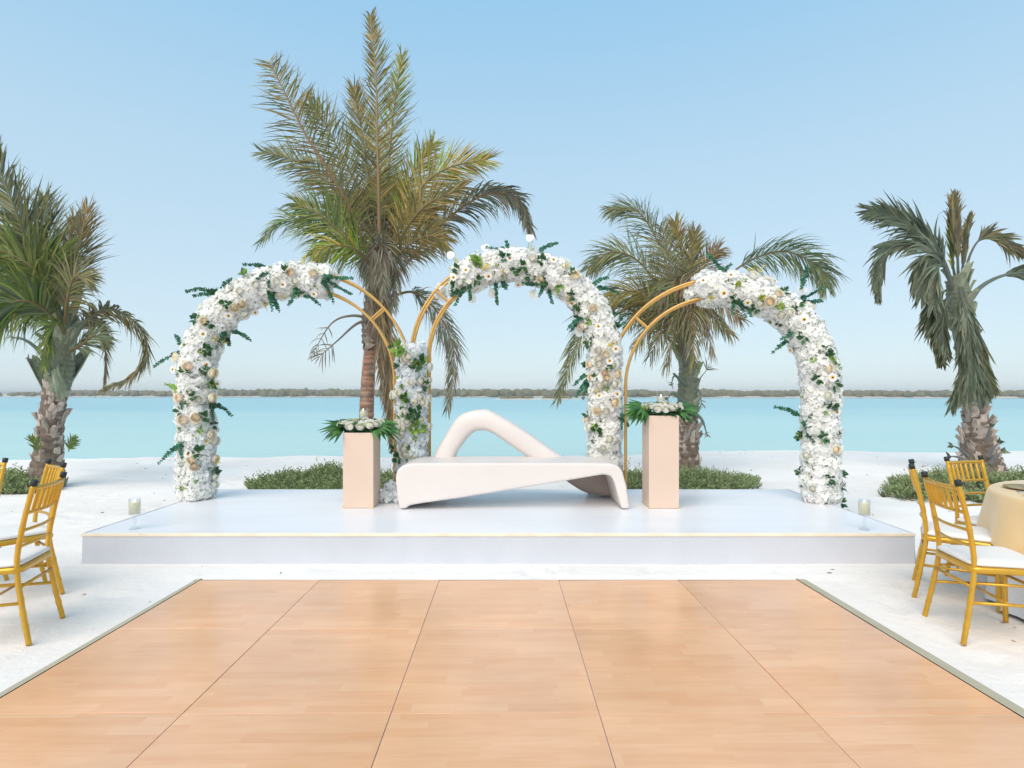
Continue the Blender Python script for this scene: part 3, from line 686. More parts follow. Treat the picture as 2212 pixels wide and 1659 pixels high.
# left arch
aL = make_arch('flower arch at the left, gold tubes bare at its right side', 423, 6.42, 872, 6.66, 822, 'A', 77, (20, 42, 100, 140))
band(aL, HYD)
dress(aL, (304.2, 525.4, .36655), .16,
      peach=[(893, 182), (1020, 187), (592, 353), (548, 375), (388, 463), (240, 678), (290, 730, 1.1), (398, 763, 1.2), (395, 910, 1.1), (247, 908), (325, 1025, 1.2), (268, 1042, 1.2), (395, 1130), (417, 1270), (305, 1275), (316, 1312)],
      cream=[(915, 220), (805, 225, 1.1), (684, 247), (590, 285), (597, 400), (430, 545), (372, 385), (335, 922), (420, 1163, 1.1), (415, 1375), (415, 1425), (295, 875)],
      dais=[(840, 237), (1033, 278), (663, 394), (513, 415), (337, 430), (374, 535), (372, 707), (230, 748), (447, 828), (212, 932), (292, 1237)],
      leaf=[(935, 270), (765, 290), (625, 200), (490, 540), (380, 630), (370, 625), (400, 950), (330, 1235, 1.2), (505, 360), (440, 290), (395, 835), (355, 740), (360, 1020), (425, 1070), (410, 475), (275, 760), (250, 985), (345, 455), (855, 180), (460, 1350), (310, 905)],
      lime=[(625, 205), (390, 830), (350, 640, .7), (345, 1100, .7), (260, 1440, .6)],
      yel=[(725, 345), (835, 295), (440, 1290), (490, 575), (965, 120), (380, 1165, .7), (230, 870, .7), (435, 550)], anth=[(1080, 185)],
      sprigs=[(745, 150, 605, 125), (765, 175, 665, 235), (755, 180, 755, 260), (760, 270, 775, 400), (775, 300, 815, 400), (930, 250, 870, 365), (960, 290, 1055, 365), (445, 275, 265, 285), (450, 300, 310, 312), (490, 285, 530, 210), (235, 615, 205, 540), (225, 635, 80, 725),
              (490, 510, 445, 615), (500, 540, 520, 605), (530, 525, 645, 570), (410, 940, 425, 1040), (440, 950, 535, 1015), (265, 1170, 105, 1298), (245, 1180, 243, 1265), (280, 500, 310, 495), (1065, 195, 1250, 205), (1068, 210, 1135, 350), (1068, 200, 1240, 300)],
      ysprigs=[(240, 860, 145, 832)])
# middle arch
aM = make_arch('tallest flower arch, in the middle, gold tubes bare at its left', 908, 6.70, 1306, 6.70, 772, 'B', 131, (139, 100, 60, 20))
band(aM, HYD)
dress(aM, (912.5, 470.0, .28333), .16,
      peach=[(912, 458), (1155, 462, 1.1), (1133, 607), (1300, 693, 1.1), (1240, 812, 1.15), (1397, 1050), (1390, 1180), (1450, 1410, 1.1), (1345, 1465, 1.1), (1405, 1225), (1465, 1197), (1270, 1540), (1300, 1115), (1310, 1225)],
      cream=[(840, 320, 1.1), (1350, 1010), (1355, 1280), (1395, 1260), (1450, 1270), (1355, 1120), (1350, 1075), (1440, 1130), (1300, 1595), (1400, 1480), (1420, 1690), (1380, 1760)],
      dais=[(395, 233), (333, 417), (250, 467), (668, 328), (730, 498), (992, 353), (1168, 643), (1342, 828), (1247, 950), (1447, 1010), (1415, 1095), (1360, 1365), (1455, 1345), (503, 430)],
      leaf=[(275, 410), (590, 475), (915, 345, 1.1), (710, 395), (400, 465), (1200, 670), (1130, 440), (765, 370), (930, 470), (1290, 945), (1415, 1150), (1330, 1230), (1340, 1620), (1285, 1510), (820, 430), (1265, 1125), (635, 310), (1155, 590), (1215, 765)],
      lime=[(410, 345, 1.5), (425, 360, 1.2), (1280, 790), (1055, 530), (1195, 675, .8), (1330, 1600, .8), (1400, 1300, .7)],
      yel=[(490, 380), (1085, 390), (1425, 970), (1350, 1325, .8), (840, 225), (625, 400, .8), (1450, 1000, .8), (260, 330)],
      anth=[(225, 300), (815, 170), (480, 245), (530, 555), (850, 565), (365, 600), (1215, 865)],
      sprigs=[(635, 240, 490, 225), (650, 240, 640, 180), (890, 245, 1030, 195), (665, 290, 610, 330), (235, 480, 225, 600), (330, 520, 250, 665), (355, 490, 365, 625), (270, 540, 240, 590), (555, 470, 570, 660), (600, 470, 640, 545), (905, 490, 765, 500),
              (940, 490, 890, 600), (965, 530, 990, 650), (1240, 755, 1105, 850), (1200, 780, 1130, 865), (1330, 490, 1415, 455), (1345, 515, 1500, 580), (1470, 855, 1425, 735), (1430, 740, 1480, 730), (1490, 850, 1550, 800), (1500, 830, 1545, 740), (1480, 870, 1505, 950),
              (1490, 950, 1480, 1045), (1285, 1190, 1155, 1280), (1275, 1230, 1175, 1365), (1280, 1260, 1225, 1380), (1490, 1440, 1520, 1610), (1500, 1490, 1570, 1590), (1130, 680, 1180, 730)])
# right arch
aR = make_arch('flower arch at the right, gold tubes bare at its left side', 1333, 6.76, 1772, 6.26, 832, 'B', 98, (138, 70, 30))
band(aR, HYD)
dress(aR, (1465.5, 525.4, .36657), .16,
      peach=[(578, 310), (537, 343, 1.1), (515, 230), (910, 1213), (875, 740)], cream=[(755, 390, 1.3), (155, 185), (610, 420), (480, 350), (430, 215), (800, 1445), (655, 410), (870, 900), (770, 1250)],
      dais=[(142, 237), (305, 213), (262, 287, 1.1), (410, 333), (573, 208), (727, 455, 1.1), (697, 617), (885, 445), (885, 790), (905, 995)],
      leaf=[(690, 375), (465, 370), (745, 555), (860, 620), (830, 800), (910, 840), (890, 970), (720, 1350), (945, 1350), (888, 1380), (715, 1140), (945, 1530), (620, 300), (940, 1440), (860, 1140), (330, 325), (870, 660)],
      lime=[(600, 372, .8), (490, 320, .8), (350, 250, .8), (860, 1000, .6), (800, 690, .6)], yel=[(450, 180, 1.7), (445, 190, 1.4), (350, 250, .8), (190, 310), (490, 320, .8), (598, 372, .6)], anth=[(715, 285)],
      sprigs=[(265, 160, 170, 60), (265, 155, 310, 125), (255, 175, 165, 200), (330, 320, 320, 415), (355, 330, 395, 435), (375, 330, 430, 430), (735, 230, 760, 140), (745, 300, 855, 260), (750, 310, 850, 340), (730, 220, 725, 265), (690, 520, 605, 565), (665, 565, 555, 645),
              (740, 1020, 570, 965), (750, 1040, 765, 1130), (765, 1130, 795, 1170)], ysprigs=[(870, 665, 960, 740), (715, 1150, 700, 1120)])
# column of flowers tied to the touching legs of left and middle arch
aC = Arch(); aC.root = thing('flower_column', P(889, 0, 6.5).xy.to_3d() + Vector((0, 0, STZ)), 'bluish white flower column tied to gold legs behind the sofa', 'flower column')
aC.n = Vector((0, -1, 0)); aC.A = P(889, 850, 6.5); aC.A.z = STZ; aC.line = []
for i in range(36): aC.line.append(Vector((aC.A.x, aC.A.y, STZ + (P(0, 752, 6.5).z - STZ) * i / 35)))
band(aC, HYDB[:2] + HYDB + [HYD[0]], core_r=.10, FRr=.115, ds=.125, foot=False)
dress(aC, (636.0, 553.0, .35), .15, rs_=1.0,
      cream=[(705, 620), (725, 655), (770, 775), (720, 780), (805, 765), (765, 870), (740, 895), (800, 880), (665, 850), (700, 1020), (680, 1055), (675, 1085), (690, 1170), (685, 1190), (690, 1225), (660, 1025), (820, 685), (690, 965), (775, 905), (690, 640), (815, 1050), (640, 860), (770, 1010)],
      leaf=[(760, 650, 1.2), (740, 700, 1.2), (665, 675), (690, 870, 1.2), (715, 975, 1.3), (700, 990), (640, 1200), (655, 1250), (775, 790), (640, 570, 1.1), (750, 960)], lime=[(660, 580, 1.6), (680, 590, 1.3), (745, 670), (760, 1055, 1.5), (735, 1060, 1.2), (690, 880, 1.2), (640, 870), (650, 1245), (775, 640)], yel=[(720, 1238, .7), (690, 555, .5)])
rt = thing('flower_bunch', P(843, 0, 6.2).xy.to_3d() + Vector((0, 0, STZ)), 'small bunch of white hydrangeas lying on stage behind pedestal', 'flowers')
for (dx, dy, dz, s) in ((-.03, 0, .07, .9), (.06, .04, .08, .95), (.0, .05, .15, .8), (-.10, .06, .06, .75), (.13, .02, .07, .8)): link('hydrangea', random.choice(HYDB), rt, (dx, dy, dz), outward_rot((jit(.5), -.6, 1)), s)

# ------------------------------------------------------------------ sculptural sofa
root = thing('sofa', (0, 6.1, STZ), 'white sculptural moulded sofa with looped backrest on stage', 'sofa')
key = [(-1.155, .236), (-1.085, .236), (-1.055, .268), (-.98, .285), (-.5, .352), (0, .435), (.5, .515), (.93, .588), (1.015, .575), (1.05, .50), (1.105, .30), (1.125, .236), (1.205, .236), (1.20, .30), (1.175, .47), (1.135, .62), (1.09, .68), (1.01, .705), (.6, .708), (0, .708), (-.6, .708), (-1.02, .706), (-1.12, .685), (-1.175, .635), (-1.195, .55), (-1.18, .40)]
def seat_mesh():
    mb = MB(); pts = []; n = len(key); y0, y1 = 5.825, 6.485
    for i in range(n):
        b, c = Vector(key[i]), Vector(key[(i + 1) % n]); m = max(1, int((c - b).length / .06))
        for j in range(m): pts.append(b.lerp(c, j / m))
    m = len(pts); A = [mb.vert((p.x, y0, p.y)) for p in pts]; B = [mb.vert((p.x, y1, p.y)) for p in pts]
    for i in range(m): mb.face((A[i], B[i], B[(i + 1) % m], A[(i + 1) % m]))
    mb.face(A); mb.face(B[::-1])
    return mb.mesh('seat', M['sofa'], root.location, True)
sofa_seat = link('seat', seat_mesh(), root)
md = sofa_seat.modifiers.new('remesh', 'REMESH'); md.mode = 'VOXEL'; md.voxel_size = .0125; md.use_smooth_shade = True
md = sofa_seat.modifiers.new('smooth', 'SMOOTH'); md.factor = .5; md.iterations = 16
outer = [(915, 1060), (937, 987), (964, 938), (986, 904), (1008, 890), (1042, 884), (1067, 890), (1129, 926), (1220, 987), (1285, 1000), (1345, 1005)]
inner = [(965, 1060), (984, 987), (1004, 954), (1023, 934), (1042, 929.5), (1061, 934), (1092, 954), (1140, 987), (1216, 1034), (1262, 1062), (1318, 1073)]
YB_ = 6.50; n = 60; oo = cat([P(x, y, YB_) for x, y in outer], n); ii = cat([P(x, y, YB_) for x, y in inner], n)
mb = MB(); rings = []
for i in range(n):
    c = (oo[i] + ii[i]) / 2; h = (oo[i] - ii[i]) / 2; dep = .125; ring = []
    for k in range(20):
        a = 2 * math.pi * k / 20; ca, sa = math.cos(a), math.sin(a); e = .62
        q = c + h * math.copysign(abs(ca) ** e, ca) + Vector((0, math.copysign(abs(sa) ** e, sa) * dep, 0)); q.z = max(q.z, STZ + .003); ring.append(mb.vert(q))
    rings.append(ring)
for i in range(n - 1):
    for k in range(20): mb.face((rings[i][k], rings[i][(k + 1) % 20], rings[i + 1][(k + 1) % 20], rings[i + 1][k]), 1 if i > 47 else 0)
M['taupe'] = mat('taupe_ribbon_end', (.34, .27, .235), .6, var=.06)  # taupe colour for the backrest ribbon's last rings, from seat level down
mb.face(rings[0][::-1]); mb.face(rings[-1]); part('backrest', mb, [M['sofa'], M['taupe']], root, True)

# ------------------------------------------------------------------ pedestals with flowers and candles
def candle_glass(loc, label_c, label_g, stem, rC=.035, hC=.085, rG=.043, hG=.125, sand=False):
    x, y, z = loc; g = thing('candle_holder', loc, label_g, 'candle holder'); zt = stem
    if stem:
        mb = MB(); mb.lathe((0, 0, 0), [(.042, 0), (.044, .004), (.030, .012), (.013, .022), (.011, stem * .35), (.016, stem * .5), (.011, stem * .65), (.012, stem - .02), (.030, stem - .008), (.046, stem - .003), (.046, stem)], 24); local('stem', mb, M['glass'], g, True)
    mb = MB(); prof = [(.001, zt + .001), (rG, zt + .001), (rG, zt + hG), (rG - .003, zt + hG), (rG - .003, zt + .005), (.001, zt + .005)]; mb.lathe((0, 0, 0), prof, 32, cap=False); local('glass_cylinder', mb, M['glass'], g, True)
    c = thing('pillar_candle', (x, y, z + zt + .006), label_c, 'candle')
    mb = MB(); mb.lathe((0, 0, 0), [(rC - .003, 0), (rC, .003), (rC, hC - .004), (rC - .003, hC), (.012, hC - .003), (.001, hC - .006)], 28); local('wax', mb, M['wax'], c, True)
    mb = MB(); mb.tube([(0, 0, hC - .006), (.001, 0, hC + .006)], .0012, 5); local('wick', mb, M['dark'], c)
    mb = MB(); mb.lathe((0, 0, hC + .003), [(.001, 0), (.0045, .005), (.004, .011), (.0006, .021)], 10); local('flame', mb, M['flame'], c, True)
def pedestal(x0, x1, Yf, top, label):
    p0 = P(x0, 850, Yf).x; p1 = P(x1, 850, Yf).x; w = p1 - p0; root = thing('pedestal', ((p0 + p1) / 2, Yf + w / 2, STZ), label, 'pedestal')
    H = P(0, top, Yf).z - STZ; mb = MB(); mb.box(-w / 2, w / 2, -w / 2, w / 2, .001, H); bevel(local('body', mb, M['pedestal'], root), .004, 2)
    for sx in (-1, 1):
        for sy in (-1, 1):
            mb = MB(); xx = sx * (w / 2 + .002); yy = sy * (w / 2 + .002)
            mb.box(min(xx, xx - sx * .022), max(xx, xx - sx * .022), min(yy, yy - sy * .022), max(yy, yy - sy * .022), .002, .016); local('corner_plate', mb, M['brass'], root)
    return root.location.copy() + Vector((0, 0, H)), w
def palmleaf(mb, p, d, L, up):
    """hand-shaped fan of pointed blades"""
    d = d.normalized(); up = (up - d * up.dot(d)).normalized(); s = d.cross(up)
    for k in range(9):
        a = (k - 4) * .26; dd = (d * math.cos(a) + s * math.sin(a)).normalized(); L2 = L * (1 - .05 * abs(k - 4)) * random.uniform(.85, 1.05); kk = random.uniform(.6, 1.8); mb.col = (kk, kk * 1.1, kk * .6)
        pts = [p + d * L * .15, p + d * L * .15 + dd * L2 * .5 + up * .01, p + d * L * .15 + dd * L2 + Vector((0, 0, -.25 * L * random.uniform(.2, 1)))]
        sd = dd.cross(up).normalized(); ww = .023
        a_ = mb.vert(pts[0]); b_ = mb.vert(pts[1] + sd * ww); c_ = mb.vert(pts[1] - sd * ww); e_ = mb.vert(pts[2]); m_ = mb.vert(pts[1] + up * .006)
        mb.face((a_, b_, m_)); mb.face((a_, m_, c_)); mb.face((b_, e_, m_)); mb.face((m_, e_, c_))
def arrangement(c, label, roses, seed):
    r = random.Random(seed); root = thing('flower_arrangement', c, label, 'flowers')
    mb = MB(); mb.box(-.17, .17, -.10, .10, .003, .035); bevel(local('flower_tray', mb, M['leaf'], root), .015)
    for (px, py, pz, s, pe) in roses:
        o = link('rose', random.choice(PEACH[2:3] if pe else CREAM), root, (px, py, pz), outward_rot((px * 2.5 + jit(.3), -.9 + py, .7 + jit(.2))), s * .80)
    for sx in (-1, 1):
        for k in range(4):
            mb = MB(); d = Vector((sx * 1.0, -.55 + .35 * k, .16 - .34 * (k % 2) + r.uniform(-.15, .2))); palmleaf(mb, Vector((sx * .13, -.06 + .04 * k, .045)), d, r.uniform(.24, .31), Vector((0, -.7, 1))); local('palm_leaf', mb, M['leaf'], root)
    for k in range(26):
        x = r.uniform(-.19, .19); y = r.uniform(-.12, .08); link('leaf_cluster', random.choice(LEAFC), root, (x, y, r.uniform(.02, .05)), outward_rot((x * 3, -.8 + r.uniform(-.3, .6), .8)), r.uniform(.9, 1.3))
    for k in range(16):
        x = r.uniform(-.2, .2); link('leaf_cluster', random.choice(LIMEC), root, (x, r.uniform(-.14, .0), r.uniform(.05, .09)), outward_rot((x * 2, -.6, 1)), .6)
    # orchid: five broad petals with a pink throat
    for (px, pz) in ((-.03, .085), (.02, .10)):
        mb = MB()
        for k in range(5):
            a = 2 * math.pi * k / 5 + .3; d = Vector((math.cos(a), -.15, math.sin(a))).normalized(); mb.col = (.99, .96, .96); petal(mb, Vector((px, -.12, pz)), d, Vector((0, -1, 0)), .036, .034, .2)
        mb.col = (.8, .35, .38); petal(mb, Vector((px, -.122, pz)), Vector((0, -.6, -.8)), Vector((0, -.8, .6)), .02, .016, .3); local('orchid', mb, M['petal'], root)
    for k in range(3):   # curled thin stems
        mb = MB(); x = -.12 + .05 * k; mb.col = (.7, .9, .5); mb.tube(cat([(x, -.05, .04), (x - .03, -.06, .12), (x + .03, -.06, .14), (x + .06, -.07, .07)], 12), .0025, 5); local('curled_stem', mb, M['lime'], root, True)
c1, w1 = pedestal(740.5, 806.5, 5.90, 935, 'short peach pedestal at the left end of the white sofa')
arrangement(c1, 'white rose arrangement with palm leaves on the short pedestal', [(-.19, -.08, .065, 1.05, 0), (-.15, -.09, .075, .9, 0), (-.085, -.12, .055, 1.15, 0), (.015, -.13, .05, 1.05, 0), (.11, -.12, .07, 1.25, 0), (.175, -.10, .08, .95, 0), (.20, -.02, .09, .9, 0), (.05, -.04, .11, .9, 0), (-.05, -.03, .10, .9, 1), (.14, .04, .10, .9, 0), (-.14, .04, .09, .9, 0)], 1)
candle_glass((c1.x + .0, c1.y + .05, c1.z + .04), 'cream pillar candle standing among roses on the short pedestal', 'glass cylinder around the candle on the short pedestal', 0.06, .036, .115, .045, .15)
c2, w2 = pedestal(1402, 1467, 5.88, 898, 'tall peach pedestal at the right end of the white sofa')
arrangement(c2, 'white rose arrangement with palm leaves on the tall pedestal', [(-.18, -.08, .07, 1.0, 0), (-.115, -.10, .085, .9, 0), (-.06, -.13, .06, 1.2, 0), (.02, -.13, .055, 1.1, 0), (.09, -.11, .075, 1.2, 0), (.16, -.10, .065, 1.0, 0), (.20, -.03, .09, .8, 0), (-.01, -.04, .11, .9, 0), (.06, .0, .10, .9, 1), (-.13, .04, .09, .9, 0)], 2)
candle_glass((c2.x + .02, c2.y + .05, c2.z + .04), 'cream pillar candle standing among roses on the tall pedestal', 'glass cylinder around the candle on the tall pedestal', 0.06, .034, .09, .042, .125)
sp = ground_at(291, 1143, STZ); candle_glass((sp.x, sp.y, STZ + .003), 'lit pillar candle near the left front corner of stage', 'stemmed glass candle holder near the left front stage corner', .13, .043, .10, .047, .135)
sp = ground_at(1867, 1145, STZ); candle_glass((sp.x, sp.y, STZ + .003), 'lit pillar candle near the right front corner of stage', 'stemmed glass candle holder near the right front stage corner', .13, .043, .10, .047, .135)

# ------------------------------------------------------------------ chairs
def bamboo(path, r, rings, n=26, taper=1.0):
    pts = cat(path, n); rad = []
    for i in range(n):
        t = i / (n - 1); k = 1 + .16 * max((math.exp(-((t - q) / .012) ** 2) for q in rings), default=0); rad.append(r * k * (1 + (taper - 1) * t))
    return pts, rad
def make_chair():
    """forward is +x, width along y; returns list of (name, mesh, parent index)"""
    out = []
    def add(name, mb, m, smooth=True, par=None): out.append((name, mb.mesh(name, m, smooth=smooth), par)); return len(out) - 1
    sw, sb = .20, .165       # half widths front and back
    bp = {}
    for s in (-1, 1):
        mb = MB(); path = [(-.245, s * .205, 0), (-.205, s * .19, .22), (-.175, s * .178, .45), (-.205, s * .178, .68), (-.255, s * .178, .905)]
        pts, rad = bamboo(path, .0145, (.12, .2, .29, .62, .72, .93), 60, .95); mb.tube(pts, rad, 12); k = add('back_post', mb, M['gold'])
        d = (pts[-1] - pts[-2]).normalized(); mb = MB(); mb.tube([pts[-1] - d * .004, pts[-1] + d * .028, pts[-1] + d * .03], [.018, .018, .015], 12); add('end_cap', mb, M['blackcap'], True, k)
        mb = MB(); pts, rad = bamboo([(.215, s * .205, 0), (.205, s * .2, .22), (.2, s * .195, .44)], .0145, (.25, .5, .75), 30, 1.1); mb.tube(pts, rad, 12); add('front_leg', mb, M['gold'])
    def back(z):   # centre of post at height z
        path = cat([(-.245, 0, 0), (-.205, 0, .22), (-.175, 0, .45), (-.205, 0, .68), (-.255, 0, .905)], 60)
        return min(path, key=lambda p: abs(p.z - z)).x
    def rail(z, r=.0105, name='back_rail', bow=.02):
        x = back(z); mb = MB(); mb.tube(cat([(x, -.176, z), (x - bow, 0, z), (x, .176, z)], 14), r, 8); add(name, mb, M['gold'])
    rail(.885, .0135, 'top_rail'); rail(.745); rail(.645, .0095); rail(.555, .0095)
    for k in range(6):
        y = -.125 + .05 * k; q = 1 - (y / .176) ** 2
        pts, rad = bamboo([(back(.745) - .02 * q, y, .745), (back(.885) - .02 * q, y, .885)], .0085, (.3, .7), 22); mb = MB(); mb.tube(pts, [r_ * (1 + .25 * math.sin(math.pi * i / 21)) for i, r_ in enumerate(rad)], 8); add('spindle', mb, M['gold'])
    # seat frame as a rounded trapezoid with thickness, cushion on it
    def outline(g):
        c = [(-.19 - g, -.185 - g), (.2 + g, -.205 - g), (.2 + g, .205 + g), (-.19 - g, .185 + g)]; o = []
        for i in range(4):
            p, a, b = Vector(c[i]), Vector(c[i - 1]), Vector(c[(i + 1) % 4]); rr = .05
            p0 = p + (a - p).normalized() * rr; p1 = p + (b - p).normalized() * rr
            for k in range(5): t = k / 4; o.append(p0.lerp(p, t).lerp(p.lerp(p1, t), t))
        return o
    def slab(prof, name, m):
        mb = MB(); rings = [[mb.vert((p.x, p.y, z)) for p in outline(g)] for (g, z) in prof]; nn = 20
        for i in range(len(rings) - 1):
            for k in range(nn): mb.face((rings[i][k], rings[i][(k + 1) % nn], rings[i + 1][(k + 1) % nn], rings[i + 1][k]))
        mb.face(rings[0][::-1]); mb.face(rings[-1]); add(name, mb, m)
    slab([(.0, .405), (.012, .408), (.014, .43), (.008, .442), (.0, .443)], 'seat_frame', M['gold'])
    slab([(-.004, .4435), (.006, .452), (.006, .466), (-.012, .476), (-.06, .480)], 'cushion', M['cushion'])
    def st(a, b, r=.0095): mb = MB(); mb.tube([a, b], r, 8); add('stretcher', mb, M['gold'])
    for s in (-1, 1): st((-.20, s * .188, .235), (.205, s * .2, .235)); st((-.19, s * .183, .345), (.2, s * .197, .345), .008)
    st((-.193, -.185, .325), (-.193, .185, .325)); st((.205, -.2, .30), (.205, .2, .30)); st((0, -.194, .235), (0, .194, .235), .008)
    return out
CH = make_chair()
def chair(back_mid, fwd, label, sink=.012):
    """back_mid: ground point between the feet of the back posts; fwd: direction the chair faces"""
    f = Vector((fwd[0], fwd[1], 0)).normalized(); loc = Vector((back_mid[0], back_mid[1], -sink)) + f * .245
    root = thing('banquet_chair', loc, label, 'chair', 'gold spindle back banquet chairs', math.atan2(f.y, f.x)); made = []
    for (n, me, par) in CH: made.append(link(n, me, made[par] if par is not None else root))
chair((-2.81, 3.44), (-.958, -.285), 'gold chair nearest the camera on the left side')
chair((-3.38, 4.20), (-.61, -.80), 'gold chair just behind the nearest left chair, seat cut by frame edge')
chair((-4.09, 4.40), (-.1, -1), 'gold chair cut off at the left edge, only a post showing')
chair((2.61, 3.45), (.975, -.17), 'gold chair nearest the camera on the right side')
chair((2.935, 4.16), (.82, -.57), 'gold chair seen edge-on beside the right end of stage')
chair((3.60, 4.52), (.26, -.97), 'gold chair facing the camera behind the round gold-clothed table')

# ------------------------------------------------------------------ round table with cloths
TC = Vector((4.12, 3.5, 0)); TR = .90; TZ = .745
root = thing('round_table', TC, 'round banquet table hidden under white and gold cloths', 'table')
mb = MB(); mb.lathe((0, 0, 0), [(TR - .01, TZ - .03), (TR, TZ - .025), (TR, TZ - .005), (TR - .01, TZ)], 48); local('table_top', mb, M['twig'], root)
for k in range(4):
    a = k * math.pi / 2 + .6; mb = MB(); mb.tube([(math.cos(a) * .5, math.sin(a) * .5, -.01), (math.cos(a) * .45, math.sin(a) * .45, TZ - .03)], .016, 8); local('leg', mb, M['steel'], root)
def cloth(name, hem, foldn, amp, gap, m, label, cat_, push=None):
    mb = MB(); na = 240; rings = []; zt = TZ + gap
    rings.append([mb.vert((TC.x + .5 * math.cos(2 * math.pi * k / na), TC.y + .5 * math.sin(2 * math.pi * k / na), zt)) for k in range(na)])
    for lv in range(12):
        ring = []
        for k in range(na):
            a = 2 * math.pi * k / na; h = hem(a); ph = foldn * a + 1.3 * noise.noise(Vector((math.cos(a) * 2, math.sin(a) * 2, 1)))
            if lv == 0: rr, z = TR - .012 + gap, zt
            elif lv == 1: rr, z = TR + .004 + gap, zt - .008
            elif lv == 2: rr, z = TR + .010 + gap, zt - .025
            else:
                t = (lv - 2) / 9; z = zt - .025 - h * t; fo = (.5 + .5 * math.sin(ph)) ** 1.5 * (.7 + .6 * noise.noise(Vector((a * 3, 2, 0))))
                rr = TR + .012 + gap + amp * (t ** .8 if name[0] == 'g' else max(0, (t - .42) / .58)) * fo - (push(a, z) if push else 0)
            ring.append(mb.vert((TC.x + rr * math.cos(a), TC.y + rr * math.sin(a), max(z, .004))))
        rings.append(ring)
    for i in range(12):
        for k in range(na): mb.face((rings[i][k], rings[i + 1][k], rings[i + 1][(k + 1) % na], rings[i][(k + 1) % na]))
    mb.face(rings[0])
    o = link(name, mb.mesh(name, m, TC, True), None, TC); tag(o, label, cat_); return o
def pushF(a, z):
    d = (a - math.atan2(4.1 - TC.y, 3.72 - TC.x) + math.pi) % (2 * math.pi) - math.pi
    return .16 * math.exp(-(d / .32) ** 2) * min(1, max(0, (TZ - z) / .25))
cloth('white_tablecloth', lambda a: TZ - .02, 22, .075, .004, M['white_cloth'], 'floor length white cloth under the gold overlay on round table', 'tablecloth', pushF)
def hemG(a): u = (a + 1.22) % (math.pi / 2) - math.pi / 4; return .29 + .17 * (1 / math.cos(u) - 1) / .414 * 1.0 + .0
cloth('gold_overlay_cloth', hemG, 9, .14, .010, M['gold_cloth'], 'gold square overlay cloth draped over the round table', 'tablecloth')
def lathe_thing(name, loc, prof, m, label, c_, seg=40):
    mb = MB(); mb.lathe((0, 0, 0), prof, seg); o = link(name, mb.mesh(name, m, smooth=True), None, loc); tag(o, label, c_); return o
zt = TZ + .0105
for i, (ang_, lb) in enumerate(((172, 'gold charger plate at the near left of the round table'), (140, 'gold charger plate at the far left of the round table'))):
    q = TC + Vector((math.cos(R(ang_)) * .68, math.sin(R(ang_)) * .68, zt)); lathe_thing('charger_plate', q, [(.10, .001), (.145, .010), (.16, .013), (.158, .016), (.11, .006), (.001, .005)], M['charger'], lb, 'plate')
    mb = MB(); mb.box(-.085, .085, -.035, .035, 0, .008); mb.box(-.083, .08, -.033, .033, .0085, .015); mb.box(-.08, .083, -.034, .03, .0155, .021)
    o = link('napkin', mb.mesh('napkin', M['white_cloth']), None, q + Vector((0, 0, .0155)), (0, 0, R(ang_ + 90 + 8))); bevel(o, .003); tag(o, 'folded white napkin lying on the ' + ('near' if i == 0 else 'far') + ' gold charger plate', 'napkin')
    for k, off in enumerate((-.20, .20)):
        a = R(ang_); t = Vector((-math.sin(a), math.cos(a), 0)); loc = q + t * off + Vector((0, 0, .001)); mb = MB()
        mb.tube([(-.09, 0, .004), (0, 0, .004), (.03, 0, .004)], [.006, .0035, .004], 6, flat=(.5, 1)); mb.tube([(.03, 0, .004), (.06, 0, .004), (.095, 0, .004)], [.004, .011, .003], 8, flat=(.3, 1))
        o = link('table_knife', mb.mesh('table_knife', M['steel'], smooth=True), None, loc, (0, 0, a + math.pi)); tag(o, 'steel knife ' + ('below' if k == 0 else 'above') + ' the ' + ('near' if i == 0 else 'far') + ' charger plate on gold cloth', 'knife')

